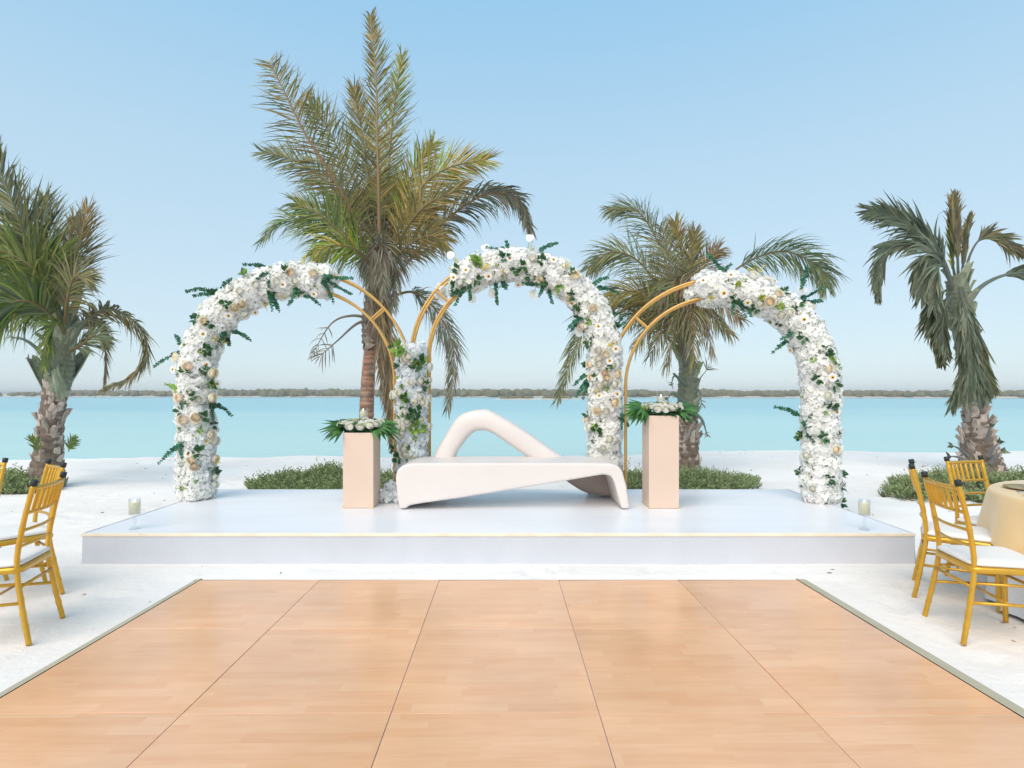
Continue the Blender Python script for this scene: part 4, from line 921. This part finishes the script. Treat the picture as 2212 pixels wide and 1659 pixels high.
# ------------------------------------------------------------------ palms
GREEN = [(.11, .19, .02), (.07, .14, .022), (.18, .22, .025)]
OLIVE = [(.16, .175, .03), (.22, .19, .04), (.10, .14, .03)]
BROWN = [(.27, .155, .035), (.17, .13, .05), (.32, .21, .06)]
YELL = [(.38, .34, .02), (.22, .32, .02), (.46, .29, .03)]
GREYG = [(.15, .19, .12), (.11, .15, .10), (.20, .23, .15)]
DRY = [(.24, .20, .15), (.19, .15, .11), (.30, .25, .19)]
DARKG = [(.055, .085, .045), (.085, .11, .06), (.11, .13, .08)]
def mixp(a, b, t): return [tuple(x[k] * (1 - t) + y[k] * t for k in range(3)) for x, y in zip(a, b)]
def frond(root, Y0, ctrl, L=.55, n=70, pal=OLIVE, pal2=None, roll=0, fold=.25, droop=.6, t0=.16, wid=.022, a0=62, a1=22, lm=1, rm=1, rr=.026, seed=0, clump=0, stem=(.22, .15, .06), bunch=0):
    r = random.Random(seed + int(ctrl[-1][0] * 7 + ctrl[-1][1])); pal2 = pal2 or pal
    n = int(n * 1.25); wid *= .86; L *= 1.08; pts = cat([P(x, y, Y0 + d) for (x, y, d) in ctrl], 48); mb = MB(); mb.col = stem
    mb.tube(pts, [rr * (1 - .86 * i / 47) for i in range(48)], 6)
    V = Vector((0, 1, 0))
    for i in range(n):
        t = t0 + (1 - t0) * (i + r.uniform(-.3, .3)) / (n - 1); t = min(max(t, t0), .999); u = t * 46.99; k = int(u); p = pts[k].lerp(pts[k + 1], u - k); T = (pts[min(k + 2, 47)] - pts[max(k - 1, 0)]).normalized()
        S = T.cross(V); S = S.normalized() if S.length > .05 else Vector((1, 0, 0)); S.rotate(Quaternion(T, R(roll))); N = S.cross(T).normalized()
        tt = (t - t0) / (1 - t0); ln = L * (.45 + .55 * math.sin(min(1, tt * 2.2 + .15) * math.pi / 2)) * (1 - .62 * max(0, tt - .45) / .55)
        for sd in (-1, 1):
            mul = lm if sd > 0 else rm
            if mul <= 0: continue
            if r.random() < .05: continue
            a = R((a0 + (a1 - a0) * tt) * r.uniform(.82, 1.18) * (1 + .28 * noise.noise(Vector((i * .31, sd * 7.0, seed + ctrl[-1][0]))))); v = fold + r.uniform(-.3, .3)
            if clump: v += clump * math.sin(i * 1.9)
            d = (T * math.cos(a) + (S * sd * math.cos(v) + N * math.sin(v)) * math.sin(a)).normalized(); l = ln * mul * r.uniform(.82, 1.12)
            q = p.copy(); seg = 5; c1 = r.choice(pal); c2 = r.choice(pal2); w_ = r.random() ** 1.5; cc = [c1[z] * (1 - w_) + c2[z] * w_ for z in range(3)]; br = r.uniform(.5, 1.5)
            side = d.cross(N + Vector((r.uniform(-.5, .5), r.uniform(-.5, .5), r.uniform(-.5, .5)))).normalized(); prev = None; dr = droop * r.uniform(.5, 1.5) + (r.uniform(1.5, 3.5) if r.random() < .09 else 0); bend = Vector((r.uniform(-1, 1), r.uniform(-1, 1), r.uniform(-.4, .4))) * .10; l *= r.uniform(.8, 1.12)
            for s_ in range(seg + 1):
                z = s_ / seg; ww = wid * (.55 + 1.1 * z if z < .35 else .95 * (1 - ((z - .35) / .65) ** 1.6) + .04) * .5; tip = max(0, z - .6) * .9
                mb.col = tuple(min(1, (cc[j] * (1 - tip) + (.24, .19, .07)[j] * tip) * br) for j in range(3))
                a_ = mb.vert(q + side * ww); b_ = mb.vert(q - side * ww)
                if prev: mb.face((prev[0], prev[1], b_, a_))
                prev = (a_, b_); q = q + d * (l / seg); d = (d + bend + Vector((0, 0, -1)) * dr * (.12 + .3 * z) * (l / .5) ** .5).normalized()
    part('frond', mb, M['frond'], root)
def boot_mesh(seed, L=.26, Wd=.20, th=.03, flare=.06):
    r = random.Random(seed); mb = MB(); nu, nv = 5, 5; gf = []; gb = []
    for j in range(nv):
        t = j / (nv - 1); wv = Wd * (1 - .55 * t) * r.uniform(.92, 1.08); rowf = []; rowb = []
        for i in range(nu):
            u = i / (nu - 1) * 2 - 1; out = flare * t ** 2 - .045 * u * u + r.uniform(-.006, .006); k = r.uniform(.7, 1.2); mb.col = (.46 * k, .39 * k, .33 * k)
            z = L * t + (r.uniform(-.03, .03) if j == nv - 1 else 0)
            rowf.append(mb.vert((u * wv / 2, out + th * (1 - .6 * t), z))); rowb.append(mb.vert((u * wv / 2, out - th * .3, z)))
        gf.append(rowf); gb.append(rowb)
    for j in range(nv - 1):
        for i in range(nu - 1):
            mb.face((gf[j][i + 1], gf[j][i], gf[j + 1][i], gf[j + 1][i + 1])); mb.face((gb[j][i], gb[j][i + 1], gb[j + 1][i + 1], gb[j + 1][i]))
        for (i, e) in ((0, 0), (nu - 1, 1)):
            f = (gf[j][i], gb[j][i], gb[j + 1][i], gf[j + 1][i]); mb.face(f if e == 0 else f[::-1])
    for i in range(nu - 1): mb.face((gf[-1][i], gb[-1][i], gb[-1][i + 1], gf[-1][i + 1]))
    return mb.mesh('leaf_base', M['boot'])
BOOT = [boot_mesh(i, .24, .20, .022, (.0, .015, .03, .05, .02)[i]) for i in range(5)] + [boot_mesh(9, .30, .15, .025, .09), boot_mesh(10, .20, .24, .02, .0), boot_mesh(11, .28, .10, .02, .03)]
def gboot(seed, L, Wd, flare):
    me = boot_mesh(seed, L, Wd, .025, flare); me.name = 'green_leaf_base'
    a = me.color_attributes['tint'].data
    for d in a: c = d.color; d.color = (c[0] * .55, c[1] * .74, c[2] * .60, 1)
    return me
GBOOT = [gboot(70, .45, .22, .01), gboot(71, .40, .18, .04), gboot(72, .5, .24, .0), gboot(73, .36, .09, .14)]
def trunk(root, Y0, ctrl, rad, boots, name='trunk', m='fibre', gfrom=2.0, bscale=1.0, col=(1, 1, 1)):
    """ctrl: picture points; rad: radii; boots: number of leaf bases; gfrom: fraction above which they are green"""
    pts = cat([P(x, y, Y0 + d) for (x, y, d) in ctrl], 40); n = 40; mb = MB(); rr = []
    for i in range(n):
        t = i / (n - 1) * (len(rad) - 1); k = min(int(t), len(rad) - 2); rr.append(rad[k] + (rad[k + 1] - rad[k]) * (t - k))
    mb.col = col; mb.tube(pts, [q * (1 + .06 * math.sin(i * 2.1)) for i, q in enumerate(rr)], 14); part(name, mb, M[m], root, True)
    for i in range(boots):
        t = (i + .5) / boots; k = int(t * (n - 1)); p = pts[k]; a = i * 2.39996 + jit(.3); o = Vector((math.cos(a), math.sin(a), 0)); q = p + o * rr[k] * .82
        green = t > gfrom; me = random.choice(GBOOT if green else BOOT)
        ob = link('leaf_base', me, root, q - root.location - Vector((0, 0, .10)), (R(-jit(9)) - (R(4)), 0, a - math.pi / 2 + 0), bscale * random.uniform(.8, 1.15))
        ob.rotation_euler = (Quaternion((0, 0, 1), a - math.pi / 2) @ Quaternion((1, 0, 0), R(-4 + jit(9)))  @ Quaternion((0, 1, 0), jit(.6))).to_euler()
    return pts
# --- tall palm behind the left pedestal
Y2 = 9.7
root = thing('palm_tree', P(800, 850, Y2).xy.to_3d(), 'tallest palm, with ringed orange trunk, behind the left arch', 'palm tree')
pts = cat([P(x, y, Y2) for (x, y) in ((794, 1042), (791, 960), (793, 860), (800, 760), (812, 680))], 90); mb = MB(); rad = []; seg = 16; rings = []
for i in range(90):
    ph = (i * .40) % 1.0; t = i / 89; base_r = .135 - .04 * t + (.05 * max(0, t - .85) / .15); rr = base_r * (1 + .10 * ph)
    rg = []
    for k in range(seg):
        a = 2 * math.pi * k / seg; nn_ = noise.noise(Vector((math.cos(a) * 1.5, math.sin(a) * 1.5, i * .5))); s = .55 + .7 * ph + .35 * nn_; gy = min(1, max(0, .35 + 1.2 * noise.noise(Vector((math.cos(a), math.sin(a), i * .12 + 9)))))
        mb.col = tuple(max(.2, s) * ((1.0, 1.0, 1.0)[j] * (1 - gy) + (.62, 1.0, 1.35)[j] * gy) for j in range(3)); rg.append(mb.vert(pts[i] + Vector((math.cos(a), math.sin(a), .012 * nn_)) * rr))
    rings.append(rg)
for i in range(89):
    for k in range(seg): mb.face((rings[i][k], rings[i][(k + 1) % seg], rings[i + 1][(k + 1) % seg], rings[i + 1][k]))
part('trunk', mb, M['bark'], root)
trunk(root, Y2, [(806, 745, 0), (812, 690, 0), (818, 620, 0), (820, 560, 0)], [.19, .24, .20, .12], 34, name='crown_shaft', gfrom=.55)
F = lambda *c, **k: frond(root, Y2, list(c), **k)
F((820, 560, 0), (818, 420, -.1), (815, 300, -.2), (812, 160, -.3), (800, 34, -.3), L=.62, n=105, pal=OLIVE, pal2=BROWN, fold=.2, droop=.12, a0=52, a1=28, lm=.75, rm=1.0, rr=.034, stem=(.36, .24, .11), wid=.026)
F((826, 540, .3), (836, 420, .4), (845, 300, .5), (856, 200, .5), (868, 120, .5), L=.6, n=85, pal=YELL, pal2=GREEN, fold=.3, droop=.15, a0=48, a1=22)
F((800, 570, 0), (765, 470, -.3), (720, 385, -.5), (660, 290, -.6), (615, 200, -.6), (582, 134, -.5), L=.75, n=110, pal=OLIVE, pal2=BROWN, fold=.2, droop=.35, a0=60, a1=40, rr=.034, stem=(.30, .17, .08))
F((812, 520, .3), (780, 420, .4), (745, 350, .4), (700, 265, .4), (668, 225, .4), L=.75, n=85, pal=GREEN, pal2=BROWN, fold=.2, droop=.2, a0=52, a1=30)
F((805, 510, .2), (745, 430, .3), (690, 380, .3), (630, 345, .3), (566, 328, .3), L=.62, n=80, pal=OLIVE, pal2=GREYG, fold=.1, droop=.3, a0=52)
F((800, 570, -.2), (745, 530, -.4), (690, 490, -.6), (620, 474, -.6), (565, 520, -.6), L=.58, n=80, pal=GREEN, pal2=GREYG, roll=35, fold=-.2, droop=1.2, a0=60)
F((814, 520, .5), (800, 400, .6), (782, 290, .6), (764, 190, .5), L=.7, n=85, pal=OLIVE, pal2=BROWN, droop=.2, a0=46)
F((800, 565, -.5), (750, 520, -.8), (700, 470, -.9), (640, 440, -.9), L=.75, n=75, pal=GREEN, pal2=OLIVE, droop=.7, a0=62)
F((806, 580, -.7), (770, 540, -1.1), (720, 530, -1.3), (680, 545, -1.4), L=.62, n=70, pal=GREEN, pal2=YELL, droop=1.3, a0=65, roll=25)
F((836, 545, 0), (875, 460, 0), (920, 395, 0), (975, 360, 0), (1052, 345, 0), L=.72, n=95, pal=YELL, pal2=BROWN, droop=.18, a0=58, a1=25, lm=1.1)
F((832, 530, .3), (862, 440, .3), (895, 370, .4), (935, 310, .4), L=.7, n=80, pal=YELL, pal2=OLIVE, droop=.2, a0=52)
F((838, 560, -.3), (880, 490, -.5), (925, 440, -.6), (1000, 405, -.6), L=.66, n=80, pal=BROWN, pal2=OLIVE, droop=.45, a0=58)
F((842, 610, 0), (900, 545, -.2), (970, 470, -.3), (1050, 420, -.3), (1115, 428, -.3), (1148, 500, -.3), L=.55, n=105, pal=GREYG, pal2=DRY, roll=40, fold=-.3, droop=1.5, a0=55, wid=.034, stem=(.30, .17, .09), rr=.034)
F((838, 585, -.5), (870, 540, -.8), (920, 510, -1.0), (960, 520, -1.1), L=.6, n=70, pal=BROWN, pal2=OLIVE, droop=1.3, a0=60, roll=20)
F((845, 640, -.1), (895, 632, -.3), (945, 675, -.4), (980, 760, -.4), (968, 880, -.4), L=.55, n=95, pal=GREYG, pal2=DRY, roll=35, fold=-.2, droop=1.2, a0=48, t0=.22)
F((826, 600, -.35), (832, 690, -.42), (838, 800, -.42), (846, 955, -.40), L=.6, n=100, pal=DRY, pal2=BROWN, droop=.9, a0=26, a1=12, t0=.12, fold=.0, wid=.034)
F((818, 590, -.4), (815, 640, -.5), (822, 720, -.5), (826, 850, -.45), L=.5, n=70, pal=DRY, pal2=BROWN, droop=.9, a0=24, a1=12, t0=.12)
F((822, 560, -.5), (810, 535, -.65), (800, 560, -.75), (796, 640, -.75), L=.5, n=60, pal=DRY, pal2=GREYG, droop=1.2, a0=35)
F((828, 560, -.5), (842, 535, -.65), (856, 565, -.75), (850, 660, -.75), L=.5, n=60, pal=DRY, pal2=GREYG, droop=1.2, a0=35)
F((822, 560, -.6), (824, 530, -.8), (826, 545, -.9), (828, 640, -.9), L=.45, n=60, pal=DRY, pal2=GREYG, droop=1.2, a0=35)
F((806, 690, -.1), (760, 682, -.2), (715, 700, -.2), (672, 770, -.2), L=.25, n=7, pal=DRY, droop=1.4, t0=.7, stem=(.26, .22, .17), rr=.03)
F((806, 690, -.2), (770, 700, -.3), (730, 735, -.3), (690, 770, -.3), L=.42, n=6, pal=DRY, droop=1.4, t0=.75, stem=(.24, .20, .16), rr=.03)
for k in range(9):
    a = R(200 + 140 * k / 8 + jit(8)); dx = math.cos(a) * 95; F((820, 570, 0), (820 + dx * .5, 480 + jit(20), .4 + .2 * (k % 3)), (820 + dx * 1.25, 395 + abs(dx) * .5 + jit(25), .6 + .3 * (k % 3)), L=.7, n=60, pal=OLIVE, pal2=GREEN if k % 2 else BROWN, droop=.5, a0=60)

# --- left palm
Y1 = 8.75
root = thing('palm_tree', P(104, 850, Y1).xy.to_3d(), 'palm at the left edge with one frond curling down to the right', 'palm tree')
trunk(root, Y1, [(100, 1062, 0), (104, 980, 0), (112, 900, 0), (122, 830, 0)], [.25, .19, .165, .16], 95, bscale=.9)
trunk(root, Y1, [(122, 840, 0), (130, 790, 0), (137, 740, 0), (140, 680, 0)], [.17, .19, .15, .07], 26, name='crown_shaft', m='boot', col=(.17, .19, .13), gfrom=.0, bscale=1.15)
F = lambda *c, **k: frond(root, Y1, list(c), **k)
F((132, 700, 0), (115, 630, -.2), (85, 560, -.3), (40, 470, -.4), (-15, 330, -.4), L=.85, n=115, pal=DARKG, pal2=OLIVE, droop=.25, a0=50, a1=25, wid=.038, rr=.04, stem=(.2, .2, .13))
F((128, 690, -.2), (100, 620, -.4), (60, 570, -.6), (-40, 520, -.7), L=.85, n=95, pal=GREEN, pal2=OLIVE, droop=.5, a0=60, wid=.036)
F((140, 690, .1), (155, 610, .1), (172, 530, .1), (188, 450, .1), L=.62, n=80, pal=BROWN, pal2=GREYG, droop=.2, a0=42, a1=22, stem=(.5, .32, .10))
F((138, 690, .3), (140, 620, .4), (150, 540, .5), (160, 470, .5), L=.55, n=60, pal=OLIVE, pal2=BROWN, droop=.3, a0=42)
F((126, 690, -.1), (90, 640, -.2), (40, 600, -.2), (-40, 590, -.2), L=.8, n=85, pal=GREEN, pal2=YELL, droop=.6, a0=62, wid=.036)
F((126, 700, -.3), (90, 665, -.5), (40, 650, -.7), (-40, 690, -.7), L=.75, n=85, pal=GREEN, pal2=DARKG, droop=.9, a0=62, wid=.034)
F((132, 690, .5), (118, 580, .6), (100, 500, .7), (95, 430, .7), L=.75, n=80, pal=DARKG, pal2=OLIVE, droop=.3, a0=48)
F((140, 700, -.4), (145, 650, -.6), (160, 600, -.7), (190, 600, -.75), L=.55, n=70, pal=OLIVE, pal2=DRY, droop=1.1, a0=60)
F((150, 745, -.1), (190, 690, -.2), (240, 668, -.3), (300, 705, -.3), (318, 765, -.3), (285, 815, -.3), (225, 842, -.3), L=.42, n=105, pal=GREYG, pal2=BROWN, roll=40, fold=-.3, droop=1.0, a0=50, wid=.034, stem=(.20, .22, .14))
F((152, 745, .1), (185, 700, .1), (215, 705, .1), (228, 770, .1), (224, 842, .1), L=.32, n=80, pal=GREYG, pal2=BROWN, roll=30, droop=1.3, a0=42)
F((150, 760, -.2), (175, 745, -.3), (205, 725, -.3), (222, 735, -.3), L=.4, n=50, pal=GREYG, pal2=OLIVE, droop=1.0, a0=45)
F((110, 810, -.2), (90, 765, -.25), (55, 735, -.25), (20, 728, -.25), L=.1, n=3, pal=GREYG, t0=.8, stem=(.19, .24, .18), rr=.05)
F((112, 800, -.1), (85, 790, -.1), (60, 775, -.1), L=.12, n=3, pal=GREYG, t0=.8, stem=(.16, .24, .2), rr=.02)
F((140, 720, -.3), (125, 700, -.5), (105, 720, -.5), (95, 790, -.5), L=.4, n=50, pal=GREEN, droop=1.2, a0=40)
for k in range(6): F((130, 700, .3), (80 + jit(20), 600 + 12 * k, .6), (10 + jit(40), 480 + 45 * k, .8), L=.8, n=60, pal=GREEN, pal2=OLIVE, droop=.5, a0=58, wid=.036)
F((148, 975, -.35), (152, 960, -.4), (162, 945, -.45), L=.16, n=16, pal=GREEN, droop=.4, rr=.008)
F((82, 980, -.3), (76, 960, -.35), (68, 945, -.4), L=.16, n=16, pal=GREEN, droop=.4, rr=.008)

# --- palm behind the right pedestal
Y3 = 9.9
root = thing('palm_tree', P(1487, 850, Y3).xy.to_3d(), 'shaggy palm with brown hanging fronds behind the right pedestal', 'palm tree')
trunk(root, Y3, [(1489, 1045, 0), (1488, 980, 0), (1487, 930, 0), (1486, 880, 0)], [.21, .17, .16, .15], 90, bscale=.9)
trunk(root, Y3, [(1486, 890, 0), (1485, 830, 0), (1484, 780, 0), (1480, 720, 0)], [.19, .16, .13, .08], 22, name='crown_shaft', m='boot', col=(.17, .19, .13), gfrom=.0, bscale=.82)
F = lambda *c, **k: frond(root, Y3, list(c), **k)
F((1480, 790, -.1), (1468, 700, -.2), (1452, 600, -.3), (1430, 492, -.3), L=.66, n=85, pal=OLIVE, pal2=DRY, droop=.35, a0=58, a1=38, rr=.045, stem=(.17, .17, .12))
F((1478, 740, .1), (1455, 620, .2), (1420, 520, .2), (1375, 455, .2), (1322, 452, .2), L=.72, n=95, pal=GREYG, pal2=OLIVE, droop=1.0, a0=58, roll=20)
F((1474, 740, 0), (1440, 650, 0), (1380, 565, 0), (1320, 545, 0), (1272, 580, 0), L=.72, n=95, pal=OLIVE, pal2=GREYG, droop=.8, a0=58, roll=15)
F((1472, 750, -.3), (1430, 680, -.5), (1375, 630, -.6), (1320, 640, -.6), L=.72, n=80, pal=OLIVE, pal2=BROWN, droop=1.1, a0=60, roll=20)
F((1470, 760, -.2), (1400, 690, -.4), (1310, 660, -.5), (1250, 735, -.5), (1205, 860, -.5), L=.58, n=105, pal=GREYG, pal2=OLIVE, droop=1.2, a0=45, roll=35, fold=-.2)
F((1482, 750, .2), (1530, 650, .2), (1600, 575, .2), (1690, 543, .2), (1765, 575, .2), (1785, 620, .2), L=.66, n=105, pal=GREYG, pal2=GREEN, droop=1.2, a0=52, roll=30, fold=-.2, t0=.4)
F((1482, 750, .1), (1486, 640, .2), (1494, 560, .3), (1502, 500, .3), L=.55, n=75, pal=OLIVE, pal2=BROWN, droop=.35, a0=50)
F((1480, 750, .3), (1478, 620, .4), (1470, 530, .4), (1458, 480, .4), L=.55, n=75, pal=BROWN, pal2=OLIVE, droop=.4, a0=50)
F((1484, 750, .2), (1500, 640, .3), (1525, 570, .4), (1552, 540, .4), L=.6, n=70, pal=BROWN, pal2=DRY, droop=.8, a0=58)
for (x1, y1, x2, y2, d) in ((1430, 690, 1375, 745, -.5), (1445, 690, 1405, 770, -.7), (1520, 680, 1575, 720, -.5), (1510, 680, 1540, 760, -.8), (1540, 650, 1600, 690, -.2), (1420, 660, 1360, 700, .1), (1465, 690, 1440, 790, -.9), (1495, 690, 1500, 780, -.9), (1410, 640, 1350, 660, .3), (1530, 640, 1580, 650, .3), (1450, 640, 1420, 640, -.9), (1500, 630, 1530, 640, -.9)):
    F((1478, 750, 0), ((1478 + x1) / 2, y1 - 30, d * .5), (x1, y1 - 15, d), (x2, y2, d * 1.2), L=.62, n=50, pal=OLIVE if (x1 + y1) % 3 else BROWN, pal2=DRY, droop=1.5, a0=55, roll=jit(40))
F((1486, 850, -.1), (1510, 820, -.15), (1530, 795, -.2), L=.2, n=3, pal=DRY, t0=.9, stem=(.27, .25, .2), rr=.02)
F((1486, 860, -.1), (1508, 842, -.15), (1516, 872, -.2), L=.2, n=3, pal=DRY, t0=.9, stem=(.2, .26, .22), rr=.035)
F((1480, 870, -.15), (1455, 850, -.2), (1440, 862, -.25), L=.1, n=3, pal=GREYG, t0=.9, stem=(.17, .23, .19), rr=.04)
F((1482, 830, -.15), (1458, 812, -.2), (1450, 830, -.25), L=.1, n=3, pal=GREYG, t0=.9, stem=(.17, .23, .19), rr=.035)
F((1492, 890, -.2), (1515, 905, -.25), (1528, 940, -.3), L=.1, n=3, pal=DRY, t0=.9, stem=(.17, .22, .2), rr=.04)

# --- right palm
Y4 = 10.0
root = thing('palm_tree', P(2118, 850, Y4).xy.to_3d(), 'battered palm with folded hanging fronds at the right edge', 'palm tree')
trunk(root, Y4, [(2124, 1035, 0), (2116, 980, 0), (2110, 930, 0), (2104, 880, 0)], [.36, .29, .20, .16], 110, bscale=1.0)
trunk(root, Y4, [(2104, 890, 0), (2092, 800, 0), (2080, 720, 0), (2072, 660, 0)], [.15, .14, .15, .19], 9, name='upper_trunk', m='boot', gfrom=.3, col=(.20, .22, .17), bscale=.7)
trunk(root, Y4, [(2076, 710, 0), (2072, 670, 0), (2070, 630, 0), (2068, 595, 0)], [.15, .19, .18, .10], 16, name='crown_shaft', m='boot', col=(.17, .19, .13), gfrom=.0, bscale=.85)
F = lambda *c, **k: frond(root, Y4, list(c), **{**dict(pal=DARKG, pal2=GREYG, wid=.055, stem=(.13, .15, .11), t0=.2), **k})
F((2060, 620, 0), (2035, 555, -.1), (1990, 505, -.2), (1935, 470, -.2), (1880, 455, -.2), L=.66, n=75, droop=.6, a0=24, a1=20, fold=.1)
F((2058, 620, -.1), (2025, 550, -.2), (1985, 530, -.3), (1925, 535, -.3), (1900, 590, -.3), (1898, 640, -.3), L=.45, n=75, droop=1.1, a0=24, a1=14, t0=.35)
F((2058, 620, -.2), (2035, 560, -.4), (2010, 545, -.5), (1998, 580, -.5), (1990, 640, -.5), L=.6, n=65, pal=GREYG, droop=1.3, a0=35, t0=.3)
F((2056, 620, -.3), (2040, 575, -.4), (2025, 580, -.5), (2015, 660, -.5), L=.6, n=55, pal=GREYG, droop=1.3, a0=35, t0=.3)
F((2070, 600, 0), (2068, 540, 0), (2064, 480, 0), (2062, 432, 0), L=.5, n=65, pal=DARKG, pal2=BROWN, droop=.05, a0=13, a1=8)
F((2076, 600, .1), (2082, 560, .1), (2088, 510, .1), (2096, 470, .1), L=.35, n=34, pal=DARKG, pal2=BROWN, droop=.05, a0=10, a1=6)
F((2064, 605, .1), (2058, 570, .1), (2054, 520, .1), (2050, 475, .1), L=.3, n=22, pal=YELL, pal2=GREEN, droop=.05, a0=9, a1=6)
F((2080, 605, 0), (2098, 545, 0), (2122, 515, 0), (2160, 520, 0), (2216, 548, 0), L=.52, n=65, pal=DARKG, pal2=BROWN, droop=.3, a0=18, a1=10, t0=.42)
F((2086, 650, -.1), (2130, 612, -.1), (2180, 592, -.1), (2240, 590, -.1), L=.5, n=40, droop=.3, a0=20, t0=.6, rr=.05, stem=(.15, .19, .15))
F((2072, 620, -.35), (2088, 680, -.55), (2102, 770, -.55), (2130, 850, -.5), L=.62, n=95, pal=DARKG, pal2=GREYG, droop=.9, a0=22, a1=16, t0=.1, fold=.2)
F((2072, 620, -.4), (2086, 690, -.6), (2092, 780, -.6), (2060, 870, -.6), L=.62, n=90, pal=DARKG, pal2=GREYG, droop=.9, a0=22, a1=16, t0=.1)
F((2078, 620, -.25), (2098, 690, -.35), (2122, 780, -.35), (2145, 840, -.35), L=.5, n=75, pal=DARKG, pal2=OLIVE, droop=.9, a0=22, t0=.15)
F((2074, 625, -.45), (2090, 700, -.62), (2098, 800, -.62), (2085, 860, -.6), L=.55, n=75, pal=GREYG, pal2=DARKG, droop=.9, a0=18, t0=.1)
F((2056, 620, -.2), (2030, 640, -.3), (2020, 690, -.3), (2035, 780, -.3), L=.48, n=85, pal=DARKG, pal2=OLIVE, droop=1.0, a0=28, t0=.2)
F((2056, 640, -.3), (2042, 660, -.4), (2036, 720, -.4), (2045, 770, -.4), L=.42, n=60, pal=DARKG, pal2=GREYG, droop=1.0, a0=22, t0=.15)
for (x0, y0, x1, y1, s) in ((2090, 985, 2055, 962, .04), (2095, 1000, 2050, 985, .04), (2135, 985, 2160, 955, .04), (2140, 1000, 2168, 975, .04), (2130, 955, 2142, 920, .03)):
    F((x0, y0, -.35), ((x0 + x1) / 2, (y0 + y1) / 2 - 4, -.45), (x1, y1, -.5), L=.1, n=3, t0=.9, stem=(.22, .22, .22), rr=s)

# ------------------------------------------------------------------ low beach shrubs
def shrub(label, cx, cy, rx, ry, h, n, seed):
    r = random.Random(seed); root = thing('beach_shrub', (cx, cy, 0), label, 'shrub'); mb = MB(); st = MB(); st.col = (1, 1, 1)
    for i in range(n):
        a = r.uniform(0, 6.28); q = math.sqrt(r.random()); edge = 1 + .25 * noise.noise(Vector((math.cos(a) * 1.7 + seed, math.sin(a) * 1.7, 0))); x = cx + rx * q * edge * math.cos(a); y = cy + ry * q * edge * math.sin(a)
        hh = h * (1 - q ** 2.2) * (.75 + .9 * noise.noise(Vector((x * 1.9, y * 1.9, seed)))) + .03; gz = sand_h(x, y); p = Vector((x, y, gz + max(0, hh - .16) * r.uniform(.3, 1)))
        d = Vector((r.uniform(-.5, .5) + .5 * math.cos(a) * q, r.uniform(-.5, .5) + .5 * math.sin(a) * q, 1)).normalized(); L = r.uniform(.09, .18) * (.65 if q > .85 else 1) * (1.7 if r.random() < .08 else 1)
        if i % 12 == 0: st.tube([(x * .5 + cx * .5, y * .5 + cy * .5, gz - .02), p + d * L * .5], .004, 4)
        t_ = r.random(); base = (.17 + .08 * t_, .225 + .08 * t_, .09 + .035 * t_); br = r.uniform(.65, 1.35)
        for k in range(11):
            t = .1 + .9 * k / 10; b_ = r.uniform(0, 6.28); dd = (Vector((math.cos(b_), math.sin(b_), .55)) + d * .4).normalized(); kk = br * (.8 + .4 * t); mb.col = tuple(c * kk for c in base)
            s = dd.orthogonal().normalized(); l = r.uniform(.028, .048); c = p + d * L * t
            v = [mb.vert(c), mb.vert(c + dd * l * .5 + s * l * .22), mb.vert(c + dd * l), mb.vert(c + dd * l * .5 - s * l * .22)]; mb.face(v)
    part('foliage', mb, M['shrub'], root); part('stems', st, M['twig'], root)
shrub('low green shrub behind the stage at the foot of tallest palm', -2.75, 8.75, 1.42, .8, .29, 2600, 3)
shrub('low green shrub behind the right pedestal at a palm foot', 2.6, 8.85, 1.15, .75, .29, 2200, 4)
shrub('wide green shrub behind the right chairs under the battered palm', 7.3, 8.2, 1.75, 1.05, .43, 3400, 5)
shrub('green shrub at the left edge beside the palm trunk', -7.75, 8.5, .95, .6, .40, 1800, 6)
shrub('trailing light green shoots at the left end of wide shrub', 5.65, 7.7, .55, .35, .12, 420, 7)

# ------------------------------------------------------------------ strewn bits on the sand
mb = MB(); rd = random.Random(77)
for i in range(420):
    x = rd.uniform(-8, 9); y = rd.uniform(1.5, 13)
    if (-2.5 < x < 2.35 and y < 4.4) or (SX0 - .1 < x < SX1 + .1 and SY0 - .1 < y < SY1 + .1): continue
    z = sand_h(x, y) + .002; k = rd.uniform(.5, 1.6); a = rd.uniform(0, 6.28); l = rd.uniform(.006, .022) * (1 + y * .06); w_ = l * rd.uniform(.25, .7); mb.col = (k, k * .95, k * .85)
    c, sn = math.cos(a), math.sin(a); q = [mb.vert((x + c * u * l - sn * v * w_, y + sn * u * l + c * v * w_, z)) for (u, v) in ((-1, -.4), (.2, -1), (1, .1), (.1, 1), (-.8, .6))]; t_ = mb.vert((x, y, z + w_ * .6))
    for e in range(5): mb.face((q[e], q[(e + 1) % 5], t_))
M['bits'] = mat('dry_bits', (.30, .25, .20), .9, attr=True)
o = link('beach_debris', mb.mesh('beach_debris', M['bits'])); tag(o, 'small dry shells and twigs strewn over the white sand', 'debris', kind='stuff')

# ------------------------------------------------------------------ air
mb = MB(); mb.box(-2500, 2500, -300, 2500, -4.0, 10.2)
m = bpy.data.materials.new('hazy_air'); m.use_nodes = True; N = m.node_tree.nodes; N.remove(N['Principled BSDF'])
pv = N.new('ShaderNodeVolumePrincipled'); pv.inputs['Color'].default_value = (.97, .985, 1, 1); pv.inputs['Density'].default_value = 0.0009; pv.inputs['Anisotropy'].default_value = 0.0
m.node_tree.links.new(pv.outputs[0], N['Material Output'].inputs['Volume'])
o = link('haze', mb.mesh('haze', m)); tag(o, kind='stuff')
